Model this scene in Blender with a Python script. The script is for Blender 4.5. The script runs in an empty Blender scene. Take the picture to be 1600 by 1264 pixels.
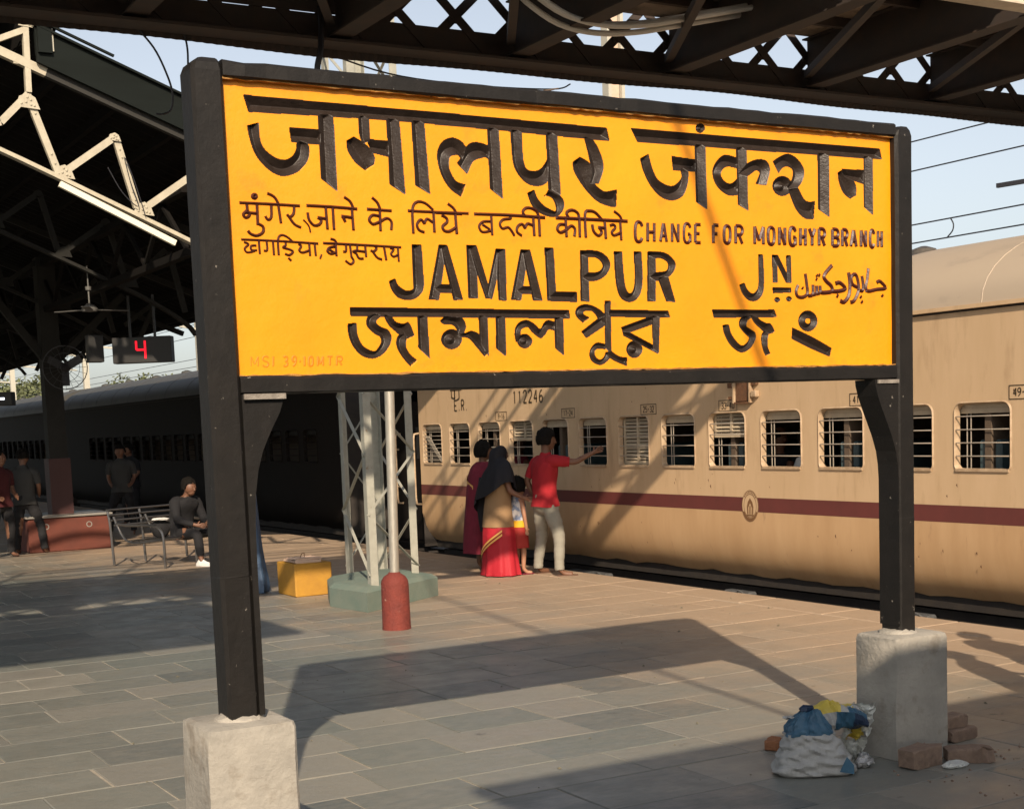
import bpy, math, random
from mathutils import Vector, Matrix
R = math.radians
random.seed(7)
S = bpy.context.scene
COL = S.collection

# ------------------------------------------------------------------ camera
H = 1.85
YAW, PIT, ROL = 0.51754947, -0.10693565, -0.03777669
FPX, CYPX = 2248.25, 903.2
fw = Vector((math.sin(YAW)*math.cos(PIT), math.cos(YAW)*math.cos(PIT), math.sin(PIT)))
rt = Vector((math.cos(YAW), -math.sin(YAW), 0)); up = rt.cross(fw)
cr = math.cos(ROL)*rt + math.sin(ROL)*up
cu = -math.sin(ROL)*rt + math.cos(ROL)*up
cam = bpy.data.cameras.new('camera'); camo = bpy.data.objects.new('camera', cam); COL.objects.link(camo)
M = Matrix((cr, cu, -fw)).transposed().to_4x4(); M.translation = Vector((0, 0, H)); camo.matrix_world = M
cam.sensor_fit = 'HORIZONTAL'; cam.sensor_width = 36; cam.lens = FPX/1600*36
cam.shift_x = 0; cam.shift_y = (CYPX-632)/1600
cam.clip_start = .05; cam.clip_end = 3000
S.camera = camo

# ------------------------------------------------------------------ world, sun, exposure
AZ, EL = R(24.5), R(31.0)            # shadows fall towards (sin AZ, cos AZ)
W = bpy.data.worlds.new('World'); S.world = W; W.use_nodes = True
nt = W.node_tree; bg = nt.nodes['Background']
sky = nt.nodes.new('ShaderNodeTexSky'); sky.sky_type = 'NISHITA'; sky.sun_disc = False
sky.sun_elevation = EL; sky.sun_rotation = math.pi + AZ
sky.air_density = 1.0; sky.dust_density = 2.0; sky.ozone_density = 1.5
hz_ = nt.nodes.new('ShaderNodeHueSaturation'); hz_.inputs['Saturation'].default_value = .46; hz_.inputs['Value'].default_value = .95
nt.links.new(sky.outputs[0], hz_.inputs['Color']); nt.links.new(hz_.outputs[0], bg.inputs[0]); bg.inputs[1].default_value = 0.098
sl = bpy.data.lights.new('sun', 'SUN'); sl.energy = 3.8; sl.angle = R(.6); sl.color = (1, .82, .62)
so = bpy.data.objects.new('sun', sl); COL.objects.link(so)
sd = Vector((math.sin(AZ)*math.cos(EL), math.cos(AZ)*math.cos(EL), -math.sin(EL)))
so.rotation_euler = sd.to_track_quat('-Z', 'Y').to_euler()
S.view_settings.view_transform = 'Standard'; S.view_settings.look = 'None'
S.view_settings.exposure = 0.70; S.view_settings.gamma = 1; S.view_settings.use_curve_mapping = False
S.cycles.max_bounces = 6; S.cycles.diffuse_bounces = 3

# ------------------------------------------------------------------ materials
MATS = {}
def mat(name, col, rough=.7, metal=0, col2=None, scale=6, amount=.5, bump=0, bscale=40, emit=None, spec=.5,
        rnd=0, stretch=None, dirt=None, dscale=2, dlo=.55, dhi=.7, coat=0):
    m = bpy.data.materials.new(name); m.use_nodes = True; n = m.node_tree; L = n.links
    p = n.nodes['Principled BSDF']
    p.inputs['Roughness'].default_value = rough; p.inputs['Metallic'].default_value = metal
    p.inputs['Specular IOR Level'].default_value = spec; p.inputs['Coat Weight'].default_value = coat
    p.inputs['Base Color'].default_value = (*col, 1)
    tc = n.nodes.new('ShaderNodeTexCoord'); vec = tc.outputs['Object']
    if stretch:
        mp = n.nodes.new('ShaderNodeMapping'); mp.inputs['Scale'].default_value = stretch
        L.new(vec, mp.inputs[0]); vec = mp.outputs[0]
    cur = None
    def noise(sc, det=5, rg=.6):
        t = n.nodes.new('ShaderNodeTexNoise'); t.inputs['Scale'].default_value = sc
        t.inputs['Detail'].default_value = det; t.inputs['Roughness'].default_value = rg
        L.new(vec, t.inputs['Vector']); return t.outputs[0]
    def ramp(src, a, b):
        r = n.nodes.new('ShaderNodeMapRange'); r.inputs[1].default_value = a; r.inputs[2].default_value = b
        L.new(src, r.inputs[0]); return r.outputs[0]
    def mix(f, a, b):
        x = n.nodes.new('ShaderNodeMix'); x.data_type = 'RGBA'
        if hasattr(f, 'links'): L.new(f, x.inputs[0])
        else: x.inputs[0].default_value = f
        for s, v in ((6, a), (7, b)):
            if hasattr(v, 'links'): L.new(v, x.inputs[s])
            else: x.inputs[s].default_value = (*v, 1)
        return x.outputs[2]
    cur = col
    if col2:
        cur = mix(ramp(noise(scale), .5-amount/2, .5+amount/2), col, col2)
    if dirt:
        cur = mix(ramp(noise(dscale, 8, .65), dlo, dhi), cur, dirt)
    if rnd:
        g = n.nodes.new('ShaderNodeNewGeometry'); o = n.nodes.new('ShaderNodeObjectInfo')
        a = n.nodes.new('ShaderNodeMath'); a.operation = 'ADD'; L.new(g.outputs['Random Per Island'], a.inputs[0]); L.new(o.outputs['Random'], a.inputs[1])
        fr = n.nodes.new('ShaderNodeMath'); fr.operation = 'FRACT'; L.new(a.outputs[0], fr.inputs[0])
        mr = n.nodes.new('ShaderNodeMapRange'); mr.inputs[3].default_value = 1-rnd; mr.inputs[4].default_value = 1+rnd; L.new(fr.outputs[0], mr.inputs[0])
        hs = n.nodes.new('ShaderNodeHueSaturation'); L.new(mr.outputs[0], hs.inputs['Value'])
        if hasattr(cur, 'links'): L.new(cur, hs.inputs['Color'])
        else: hs.inputs['Color'].default_value = (*cur, 1)
        cur = hs.outputs[0]
    if hasattr(cur, 'links'): L.new(cur, p.inputs['Base Color'])
    if bump:
        b = n.nodes.new('ShaderNodeBump'); b.inputs['Strength'].default_value = bump; b.inputs['Distance'].default_value = .02
        L.new(noise(bscale), b.inputs['Height']); L.new(b.outputs[0], p.inputs['Normal'])
    if emit:
        p.inputs['Emission Color'].default_value = (*emit[0], 1); p.inputs['Emission Strength'].default_value = emit[1]
    MATS[name] = m; return m

mat('black_paint', (.0085, .0078, .0072), .55, col2=(.014, .012, .0105), scale=9, spec=.25, bump=.15, bscale=22, dirt=(.22, .20, .17), dscale=26, dlo=.665, dhi=.70)
mat('sunlit_paint', (.30, .27, .23), .8, col2=(.12, .10, .085), scale=20, bump=.4)  # pale tone for the bracket ledges, sunlight put into the colour
mat('cement', (.37, .345, .30), .9, col2=(.26, .245, .215), scale=7, bump=.4, bscale=30, dirt=(.17, .14, .105), dscale=6, dlo=.54, dhi=.78)
mat('yellow_paint', (.82, .305, .002), .45, col2=(.74, .25, .003), scale=2.2, amount=.5, bump=.15, bscale=14, dirt=(.60, .20, .012), dscale=5, dlo=.58, dhi=.80)
mat('yellow_lip', (.36, .19, .05), .7, col2=(.30, .12, .01), scale=30, bump=.5)
mat('letter_black', (.020, .0135, .010), .40, bump=.12, bscale=50, spec=.32, coat=0, col2=(.034, .024, .019), scale=25)
mat('letter_maroon', (.05, .010, .005), .42, bump=.15, bscale=60)
mat('letter_faded', (.70, .185, .002), .5)
mat('coach_cream', (.56, .40, .245), .5, col2=(.50, .35, .205), scale=2.5, amount=.5, dirt=(.30, .19, .10), dscale=2.2, dlo=.54, dhi=.88, stretch=(1, 2.2, .45), bump=.06, bscale=2.5)
mat('coach_cream_low', (.54, .36, .20), .55, col2=(.42, .26, .13), scale=2.2, amount=.6, dirt=(.22, .12, .07), dscale=6, dlo=.62, dhi=.85, stretch=(1, 1.6, .35), bump=.12, bscale=5)
mat('coach_roof', (.40, .33, .25), .6, col2=(.38, .31, .24), scale=3, dirt=(.32, .27, .21), dscale=3, stretch=(1, .5, 1))
mat('coach_maroon', (.13, .030, .026), .6, col2=(.10, .026, .022), scale=4)
mat('coach_shade', (.009, .0065, .0055), .7, col2=(.006, .005, .0045), scale=3, spec=.12)  # coach paint taken near black, canopy shade put into the colour
mat('coach_print', (.06, .04, .02), .6)
mat('emblem_print', (.17, .085, .035), .6)
mat('window_frame', (.50, .38, .25), .5, col2=(.3, .2, .12), scale=12)
mat('window_bar', (.45, .40, .33), .4, metal=.3)
mat('shutter', (.50, .42, .30), .55, col2=(.38, .31, .22), scale=12)
mat('coach_inside', (.10, .072, .05), .7)
mat('coach_seat', (.045, .075, .085), .6)
mat('dark_iron', (.020, .017, .016), .8, col2=(.035, .028, .022), scale=8)
mat('box_grey', (.10, .105, .11), .7, col2=(.05, .05, .05), scale=9, bump=.5)
mat('rust', (.16, .07, .03), .85, col2=(.08, .04, .02), scale=20, bump=.3)
mat('rail_steel', (.07, .055, .045), .7)
mat('ballast', (.055, .048, .04), .95, col2=(.03, .025, .022), scale=30, bump=1, bscale=30)
mat('earth', (.16, .14, .10), .95, col2=(.10, .10, .06), scale=.3)
mat('fob_steel', (.040, .035, .032), .8, col2=(.065, .042, .032), scale=6)
mat('fob_deck', (.40, .31, .23), .85, col2=(.10, .075, .055), scale=3, dirt=(.05, .035, .03), dscale=4)
mat('fob_cream', (.55, .49, .38), .6, col2=(.4, .33, .25), scale=8)
mat('conduit', (.62, .60, .55), .5)
mat('cable', (.02, .02, .025), .5)
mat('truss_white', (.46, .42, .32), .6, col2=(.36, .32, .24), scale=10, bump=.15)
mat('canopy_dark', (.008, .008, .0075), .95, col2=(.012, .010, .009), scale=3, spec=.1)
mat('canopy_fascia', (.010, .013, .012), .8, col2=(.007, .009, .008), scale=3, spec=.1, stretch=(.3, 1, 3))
mat('roof_sheet', (.10, .10, .10), .6)
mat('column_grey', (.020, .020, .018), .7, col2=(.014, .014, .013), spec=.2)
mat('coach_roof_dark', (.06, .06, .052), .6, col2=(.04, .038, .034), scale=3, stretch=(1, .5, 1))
mat('chord_shaded', (.015, .014, .011), .7)  # white truss steel darkened, shade under the fascia put into the colour
mat('fan_white', (.12, .12, .115), .5)
mat('column_red', (.04, .010, .009), .6)
mat('planter_red', (.13, .032, .018), .8, col2=(.09, .024, .015), scale=5)
mat('marble', (.22, .21, .19), .4)
mat('steel_bench', (.22, .21, .20), .32, metal=.9)
mat('tower_grey', (.36, .36, .31), .6, col2=(.27, .27, .23), scale=12, dirt=(.2, .12, .07), dscale=12, dlo=.66, dhi=.72)
mat('plinth_green', (.12, .17, .145), .8, col2=(.17, .20, .165), scale=6, bump=.2)
mat('galvanised', (.50, .48, .42), .4, metal=.55, col2=(.36, .33, .28), scale=25, stretch=(1, 1, .3))
mat('bollard_red', (.20, .034, .022), .8, col2=(.12, .022, .017), scale=9, bump=.5, dirt=(.42, .27, .20), dscale=11, dlo=.655, dhi=.675)
mat('box_yellow', (.46, .24, .025), .7, col2=(.36, .18, .025), scale=7, bump=.2, dirt=(.28, .15, .03), dscale=4, dlo=.62, dhi=.85)
mat('slab_pink', (.60, .44, .34), .8, col2=(.48, .34, .25), scale=15)
mat('brick', (.26, .18, .13), .9, col2=(.17, .115, .085), scale=18, bump=.8, bscale=30, rnd=.2)
mat('brick_orange', (.26, .11, .05), .9, bump=.6)
mat('sack_white', (.40, .40, .385), .6, col2=(.30, .30, .29), scale=14, bump=.8, bscale=14)
mat('sack_blue', (.03, .080, .135), .5, bump=.7, bscale=14, col2=(.035, .12, .20), scale=9)
mat('sack_navy', (.012, .03, .07), .5, bump=.6, bscale=14)
mat('sack_yellow', (.55, .42, .06), .5, bump=.5, bscale=14)
mat('foil', (.6, .6, .6), .25, metal=.8, bump=1, bscale=60)
mat('plastic_clear', (.62, .64, .60), .3, bump=1, bscale=40)
mat('led_red', (.3, 0, .01), .5, emit=((1, .004, .02), .9))
mat('led_white', (.5, .5, .5), .5, emit=((.8, .85, 1), 2.0))
mat('display_case', (.012, .012, .012), .6)
mat('tube_white', (.75, .70, .55), .5)
mat('skin', (.15, .07, .04), .55)
mat('skin_light', (.34, .17, .10), .55)
mat('hair', (.006, .005, .004), .85, spec=.15, bump=.5, bscale=60)
mat('shirt_red', (.34, .010, .018), .9, bump=.4, bscale=9, col2=(.28, .008, .014), scale=6)
mat('jeans_grey', (.27, .255, .21), .9, bump=.4, bscale=14, col2=(.21, .20, .165), scale=8)
mat('saree_red', (.36, .008, .02), .7, bump=.3, bscale=14, col2=(.38, .008, .02), scale=7)
mat('saree_gold', (.75, .42, .12), .5)
mat('shawl_black', (.006, .006, .010), .85, bump=.4, bscale=12)
mat('cloth_tan', (.26, .16, .08), .9, bump=.4, bscale=12)
mat('cloth_maroon', (.12, .008, .02), .9, bump=.3, bscale=12, col2=(.20, .015, .035), scale=9)
mat('cloth_print', (.16, .20, .30), .8, col2=(.5, .48, .48), scale=18, amount=.15)
mat('cloth_yellow', (.6, .33, .01), .7)
mat('cloth_shorts', (.30, .02, .015), .8)
mat('cloth_dark', (.008, .008, .010), .9)
mat('cloth_pale_shaded', (.035, .035, .034), .9)  # pale shirt cloth darkened to carry the canopy shade
mat('cloth_red_shaded', (.045, .003, .005), .9)  # red shirt cloth darkened to carry the canopy shade
mat('cloth_white', (.60, .60, .58), .8)
mat('sandal', (.10, .05, .03), .7)
mat('tarp_blue', (.05, .095, .17), .55, bump=.4, bscale=8)
mat('leaf', (.10, .115, .05), .8, rnd=.4)
mat('bark', (.10, .07, .05), .9)
mat('far_steel', (.42, .40, .33), .7)
mat('mortar', (.42, .38, .31), .95, col2=(.26, .23, .18), scale=9)

# slate paving: grey-green near, dusted with ochre sand towards the track (dust lies where the world position says)
def slate():
    m = bpy.data.materials.new('slate'); m.use_nodes = True; n = m.node_tree; L = n.links; p = n.nodes['Principled BSDF']
    g = n.nodes.new('ShaderNodeNewGeometry'); oi = n.nodes.new('ShaderNodeObjectInfo')
    def math_(op, a, b=None, c=None):
        x = n.nodes.new('ShaderNodeMath'); x.operation = op
        for i, v in enumerate((a, b, c)):
            if v is None: continue
            if hasattr(v, 'links'): L.new(v, x.inputs[i])
            else: x.inputs[i].default_value = v
        return x.outputs[0]
    def noise(sc, det=6, rg=.6, vec=None):
        t = n.nodes.new('ShaderNodeTexNoise'); t.inputs['Scale'].default_value = sc; t.inputs['Detail'].default_value = det
        t.inputs['Roughness'].default_value = rg; L.new(vec or g.outputs['Position'], t.inputs['Vector']); return t.outputs[0]
    def rng(s, a, b, c=0, d=1):
        r = n.nodes.new('ShaderNodeMapRange'); r.interpolation_type = 'SMOOTHSTEP'
        for i, v in enumerate((a, b, c, d)): r.inputs[i+1].default_value = v
        L.new(s, r.inputs[0]); return r.outputs[0]
    def mix(f, a, b, mode='MIX'):
        x = n.nodes.new('ShaderNodeMix'); x.data_type = 'RGBA'; x.blend_type = mode
        if hasattr(f, 'links'): L.new(f, x.inputs[0])
        else: x.inputs[0].default_value = f
        for s, v in ((6, a), (7, b)):
            if hasattr(v, 'links'): L.new(v, x.inputs[s])
            else: x.inputs[s].default_value = (*v, 1)
        return x.outputs[2]
    rnd = math_('FRACT', math_('ADD', g.outputs['Random Per Island'], oi.outputs['Random']))
    cr_ = n.nodes.new('ShaderNodeValToRGB'); L.new(rnd, cr_.inputs[0]); e = cr_.color_ramp.elements
    cols = [(0, (.185, .190, .168)), (.17, (.128, .148, .138)), (.34, (.235, .228, .198)), (.5, (.155, .170, .156)), (.67, (.212, .206, .182)), (.84, (.095, .110, .108)), (1, (.170, .178, .160))]
    e[0].position = 0; e[0].color = (*cols[0][1], 1); e[1].position = 1; e[1].color = (*cols[-1][1], 1)
    for q, c in cols[1:-1]:
        k = e.new(q); k.color = (*c, 1)
    sep = n.nodes.new('ShaderNodeSeparateXYZ'); L.new(g.outputs['Position'], sep.inputs[0])
    mp = n.nodes.new('ShaderNodeMapping'); mp.inputs['Scale'].default_value = (1, 3, 1); L.new(g.outputs['Position'], mp.inputs[0])
    grain = noise(7, 8, .7, mp.outputs[0])
    c = mix(rng(grain, .35, .7), cr_.outputs[0], (.25, .23, .19))
    c = mix(.45, cr_.outputs[0], c)
    # sand blown over the stones
    edge = math_('ADD', math_('MULTIPLY', sep.outputs[0], .145), math_('MULTIPLY', sep.outputs[1], .018))
    edge = math_('ADD', edge, math_('MULTIPLY', noise(1.1, 6, .65), .9))
    sand = rng(edge, 1.28, 1.90)
    c = mix(math_('MULTIPLY', sand, .85), c, mix(noise(3, 6), (.35, .245, .16), (.41, .305, .21)))
    c = mix(rng(noise(2.3, 8, .7), .56, .78, 0, .55), c, (.22, .195, .155))
    c = mix(rng(noise(5.1, 5, .6), .66, .74, 0, .6), c, (.05, .05, .045))
    L.new(c, p.inputs['Base Color'])
    r = rng(noise(4, 6), .3, .7, .30, .50); L.new(math_('ADD', r, math_('MULTIPLY', sand, .25)), p.inputs['Roughness'])
    p.inputs['Specular IOR Level'].default_value = .45
    b = n.nodes.new('ShaderNodeBump'); b.inputs['Strength'].default_value = .3; b.inputs['Distance'].default_value = .015
    L.new(math_('ADD', noise(6, 8, .65), math_('MULTIPLY', grain, .6)), b.inputs['Height']); L.new(b.outputs[0], p.inputs['Normal'])
    MATS['slate'] = m
slate()

# ------------------------------------------------------------------ mesh helpers
class MB:
    def __init__(s): s.v = []; s.f = []
    def add(s, vs, fs):
        o = len(s.v); s.v += [tuple(x) for x in vs]; s.f += [tuple(i+o for i in f) for f in fs]; return s
    def box(s, a, b):
        x0, y0, z0 = a; x1, y1, z1 = b
        return s.add([(x0,y0,z0),(x1,y0,z0),(x1,y1,z0),(x0,y1,z0),(x0,y0,z1),(x1,y0,z1),(x1,y1,z1),(x0,y1,z1)],
                     [(0,3,2,1),(4,5,6,7),(0,1,5,4),(1,2,6,5),(2,3,7,6),(3,0,4,7)])
    def bbox(s, a, b, e=.01):
        # box with chamfered edges
        x0, y0, z0 = a; x1, y1, z1 = b; vs = []
        for z, q in ((z0, e), (z0+e, 0), (z1-e, 0), (z1, e)):
            vs += [(x0+q+e*(q==0), y0+q, z), (x1-q-e*(q==0), y0+q, z), (x1-q, y0+q+e*(q==0), z), (x1-q, y1-q-e*(q==0), z),
                   (x1-q-e*(q==0), y1-q, z), (x0+q+e*(q==0), y1-q, z), (x0+q, y1-q-e*(q==0), z), (x0+q, y0+q+e*(q==0), z)]
        fs = [tuple(range(7, -1, -1)), tuple(range(24, 32))]
        for k in range(3):
            for i in range(8):
                j = (i+1) % 8; fs.append((k*8+i, k*8+j, k*8+8+j, k*8+8+i))
        return s.add(vs, fs)
    def bar(s, p, q, w, h=None, upv=(0, 0, 1)):
        p = Vector(p); q = Vector(q); d = (q-p).normalized(); u = Vector(upv)
        if abs(d.dot(u)) > .98: u = Vector((1, 0, 0))
        a = d.cross(u).normalized(); b = a.cross(d).normalized(); h = h or w
        vs = [c + a*i*w/2 + b*j*h/2 for c in (p, q) for i, j in ((-1,-1),(1,-1),(1,1),(-1,1))]
        return s.add(vs, [(0,3,2,1),(4,5,6,7),(0,1,5,4),(1,2,6,5),(2,3,7,6),(3,0,4,7)])
    def angle(s, p, q, w, t=.008, upv=(0, 0, 1), flip=1):
        # L-section bar
        p = Vector(p); q = Vector(q); d = (q-p).normalized(); u = Vector(upv)
        if abs(d.dot(u)) > .98: u = Vector((1, 0, 0))
        a = d.cross(u).normalized()*flip; b = a.cross(d).normalized()
        prof = [(0,0),(w,0),(w,t),(t,t),(t,w),(0,w)]
        vs = [c + a*(i-w/2) + b*(j-w/2) for c in (p, q) for i, j in prof]
        fs = [(5,4,3,2,1,0),(6,7,8,9,10,11)] + [(i,(i+1)%6,6+(i+1)%6,6+i) for i in range(6)]
        return s.add(vs, fs)
    def tube(s, pts, r, n=8, caps=True):
        pts = [Vector(p) for p in pts]; rs = r if isinstance(r, (list, tuple)) else [r]*len(pts); o = []; N = len(pts)
        pa = None
        for i, p in enumerate(pts):
            d = (pts[min(i+1, N-1)]-pts[max(i-1, 0)]).normalized()
            if pa is None:
                u = Vector((0, 0, 1)) if abs(d.z) < .95 else Vector((1, 0, 0)); pa = d.cross(u).normalized()
            a = (pa - d*pa.dot(d)).normalized(); pa = a; b = a.cross(d)
            o += [p + (a*math.cos(2*math.pi*k/n)+b*math.sin(2*math.pi*k/n))*rs[i] for k in range(n)]
        fs = [(i*n+k, i*n+(k+1)%n, i*n+n+(k+1)%n, i*n+n+k) for i in range(N-1) for k in range(n)]
        if caps: fs += [tuple(range(n-1, -1, -1)), tuple((N-1)*n+k for k in range(n))]
        return s.add(o, fs)
    def lathe(s, prof, n=20, c=(0, 0, 0), sx=1, sy=1):
        vs = [(c[0]+r*sx*math.cos(2*math.pi*k/n), c[1]+r*sy*math.sin(2*math.pi*k/n), c[2]+z) for r, z in prof for k in range(n)]
        fs = [(i*n+k, i*n+(k+1)%n, i*n+n+(k+1)%n, i*n+n+k) for i in range(len(prof)-1) for k in range(n)]
        fs += [tuple(range(n-1, -1, -1)), tuple((len(prof)-1)*n+k for k in range(n))]
        return s.add(vs, fs)
    def rings(s, rings, closed=True, caps=True):
        n = len(rings[0]); vs = [p for r in rings for p in r]
        fs = [(i*n+k, i*n+(k+1)%n, i*n+n+(k+1)%n, i*n+n+k) for i in range(len(rings)-1) for k in range(n if closed else n-1)]
        if caps: fs += [tuple(range(n-1, -1, -1)), tuple((len(rings)-1)*n+k for k in range(n))]
        return s.add(vs, fs)
    def prism(s, poly, y0, y1):
        # polygon in (x, z) extruded along y
        n = len(poly); vs = [(x, y0, z) for x, z in poly]+[(x, y1, z) for x, z in poly]
        return s.add(vs, [tuple(range(n)), tuple(range(2*n-1, n-1, -1))]+[(i, n+i, n+(i+1)%n, (i+1)%n) for i in range(n)])
    def ball(s, c, r, n=12, m=8, sc=(1, 1, 1)):
        rs = []
        for i in range(1, m):
            t = math.pi*i/m
            rs.append([(c[0]+r*sc[0]*math.sin(t)*math.cos(2*math.pi*k/n), c[1]+r*sc[1]*math.sin(t)*math.sin(2*math.pi*k/n), c[2]-r*sc[2]*math.cos(t)) for k in range(n)])
        return s.rings(rs)
    def shift(s, o):
        s.v = [(x-o[0], y-o[1], z-o[2]) for x, y, z in s.v]; return s
    def build(s, name, m, parent=None, smooth=False, loc=None):
        me = bpy.data.meshes.new(name); me.from_pydata([tuple(v) for v in s.v], [], s.f); me.validate()
        me.materials.append(MATS[m]); ob = bpy.data.objects.new(name, me); COL.objects.link(ob)
        if smooth:
            me.polygons.foreach_set('use_smooth', [True]*len(me.polygons))
            try: me.set_sharp_from_angle(angle=R(40))
            except Exception: pass
        if parent is not None: ob.parent = parent
        if loc is not None: ob.location = loc
        return ob
def fixn(o):
    import bmesh
    bm = bmesh.new(); bm.from_mesh(o.data); bmesh.ops.recalc_face_normals(bm, faces=bm.faces); bm.to_mesh(o.data); bm.free(); return o
def thing(name, label, cat, loc=(0, 0, 0), rz=0, group=None):
    o = bpy.data.objects.new(name, None); COL.objects.link(o); o.location = loc; o.rotation_euler = (0, 0, rz)
    o.empty_display_size = .1
    o['label'] = label; o['category'] = cat
    if group: o['group'] = group
    return o
def tag(o, label, cat, group=None):
    o['label'] = label; o['category'] = cat
    if group: o['group'] = group
    return o
def struct(o): o['kind'] = 'structure'; return o
def stuff(o): o['kind'] = 'stuff'; return o
def jit(m, a, rs=None):
    rs = rs or random
    m.v = [(x+rs.uniform(-a, a), y+rs.uniform(-a, a), z+rs.uniform(-a, a)) for x, y, z in m.v]; return m
def project(P):
    v = Vector(P)-Vector((0, 0, H)); w = v.dot(fw)
    if w < .1: return None
    return 800+FPX*v.dot(cr)/w, CYPX-FPX*v.dot(cu)/w

# ================================================================== GROUND AND TRACK
ground = struct(MB().box((-600, -400, -1.2), (900, 1500, -1.0)).build('ground', 'earth'))
plat = struct(MB().box((-6, -30, -1.0), (9.42, 140, -.005)).build('platform', 'mortar'))
cop = MB(); y = -8
stones = []
yy = -6.0; row = 0
rs = random.Random(3)
while yy < 44:
    h = .5 + rs.uniform(-.02, .03); x = -5.9 + rs.uniform(0, .6)
    while x < 8.95:
        w = rs.choice([.42, .5, .58, .66, .75, .75, .9, 1.02]) if x < 8 else 8.95-x
        x1 = min(x+w, 8.95)
        if 8.95-x1 < .25: x1 = 8.95
        stones.append((x, yy, x1, yy+h)); x = x1
    yy += h
def visible(s):
    c = project(((s[0]+s[2])/2, (s[1]+s[3])/2, 0))
    return c and -60 < c[0] < 1660 and 500 < c[1] < 1330
vis = sorted([s for s in stones if visible(s)], key=lambda s: s[1])
near = vis[:295]; ns = set(near); rest = MB()
def stone(m, s, rr):
    j = rr.choice([.0015, .003, .0045, .006]); dz = rr.uniform(-.0015, .0015); t = rr.uniform(-.0015, .0015)
    e = .006
    x0, y0, x1, y1 = s[0]+j, s[1]+j, s[2]-j, s[3]-j
    q = [rr.uniform(-.006, .006) for _ in range(8)]
    b = [(x0+q[0], y0+q[1]), (x1+q[2], y0+q[3]), (x1+q[4], y1+q[5]), (x0+q[6], y1+q[7])]
    tp = [(b[0][0]+e, b[0][1]+e), (b[1][0]-e, b[1][1]+e), (b[2][0]-e, b[2][1]-e), (b[3][0]+e, b[3][1]-e)]
    m.add([(*p, -.013) for p in b]+[(*p, -.003+dz) for p in b]+[(tp[i][0], tp[i][1], dz+(t if i in (0, 3) else -t)) for i in range(4)],
          [(0,1,5,4),(1,2,6,5),(2,3,7,6),(3,0,4,7),(4,5,9,8),(5,6,10,9),(6,7,11,10),(7,4,8,11),(8,9,10,11)])
for s in stones:
    if s in ns: m = MB(); stone(m, s, rs); m.build('paving_stone', 'slate', plat)
    else: stone(rest, s, rs)
stuff(rest.build('paving_stones_beyond', 'slate', plat))
# edge coping: long blocks
y = -2.0
k = 0
edge_rest = MB()
while y < 70:
    L_ = 1.2
    m = MB().bbox((8.96, y+.006, -.2), (9.45, y+L_-.006, .004), .01)
    if y < 30: m.build('coping_stone', 'slate', plat)
    else: edge_rest.add(m.v, m.f)
    y += L_
stuff(edge_rest.build('coping_stones_beyond', 'slate', plat))
# track bed, sleepers, rails
struct(MB().box((9.6, -30, -.998), (13.2, 240, -.92)).build('track_bed', 'ballast'))
struct(MB().box((14.6, -30, -.998), (22, 240, -.93)).build('second_track_bed', 'ballast'))
for xr in (10.55, 12.25, 15.8, 17.5, 19.9, 21.5):
    m = MB(); m.box((xr-.06, -30, -.918), (xr+.06, 240, -.905)); m.box((xr-.01, -30, -.904), (xr+.01, 240, -.80)); m.box((xr-.035, -30, -.799), (xr+.035, 240, -.765))
    tag(m.build('rail', 'rail_steel'), {10.55: 'rail under the coaches nearest the platform edge', 12.25: 'rail under the far side of the coaches', 15.8: 'near rail of the first track behind the train', 17.5: 'far rail of the first track behind the train', 19.9: 'near rail of the outermost track', 21.5: 'far rail of the outermost track'}[xr], 'rail', 'running rails of the tracks')
for k in range(12):   # cast stones and boulders seen under the coach near the right edge
    pass

# ================================================================== STATION NAME BOARD
YB = 5.58
board = thing('station_name_board', 'big yellow station name board in black concrete frame on two posts, lettered in four scripts', 'name board', (3.75, 5.66, 0))
BO = (3.75, 5.66, 0)
def bpart(m, name, mt, sm=False, parent=board): return m.shift(BO).build(name, mt, parent, sm)
def post(x0, x1, ztop, xin):
    m = MB(); y0, y1 = YB, YB+.15
    # chamfered rectangular section, slightly uneven edges
    rsx = random.Random(int(x0*100)); rings = []
    zs = [.66, .74, .9, 1.272, 1.279, 2.0, 2.4, 2.8, 3.1, ztop-.05, ztop-.02, ztop]; xw = x1
    for i, z in enumerate(zs):
        x1 = xw+xin if i < 4 else xw
        q = 0 if i < 10 else (.012 if i == 10 else .04); c = .014; d = lambda: rsx.uniform(-.0015, .0015)
        a0 = x0+q; a1 = x1-q*.3; b0 = y0+q*.5; b1 = y1-q*.5
        rings.append([(a0+c+d(), b0+d(), z), (a1-c+d(), b0+d(), z), (a1, b0+c, z), (a1, b1-c, z), (a1-c, b1, z), (a0+c, b1, z), (a0+d(), b1-c, z), (a0+d(), b0+c+d(), z)])
    m.rings(rings); return m
bpart(post(1.832, 1.962, 3.315, 0), 'post', 'black_paint')
bpart(post(5.548, 5.668, 3.300, 0), 'post', 'black_paint')
def wob_rail(x0, x1, z0, z1, y0, y1, seed):
    rr = random.Random(seed); rings = []; n = 40
    for i in range(n+1):
        x = x0+(x1-x0)*i/n; d = rr.uniform(-.004, .004); g = rr.uniform(-.003, .003)
        rings.append([(x, y0+g, z0+.006), (x, y0+.008, z0+d), (x, y1, z0), (x, y1, z1+d), (x, y0+.010, z1+d), (x, y0+g, z1-.010+d)])
    return MB().rings(rings)
bpart(wob_rail(1.963, 5.547, 3.245, 3.308, YB+.004, YB+.145, 2), 'top_rail', 'black_paint')
bpart(wob_rail(1.963, 5.547, 2.008, 2.078, YB+.004, YB+.145, 5), 'bottom_rail', 'black_paint')
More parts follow.
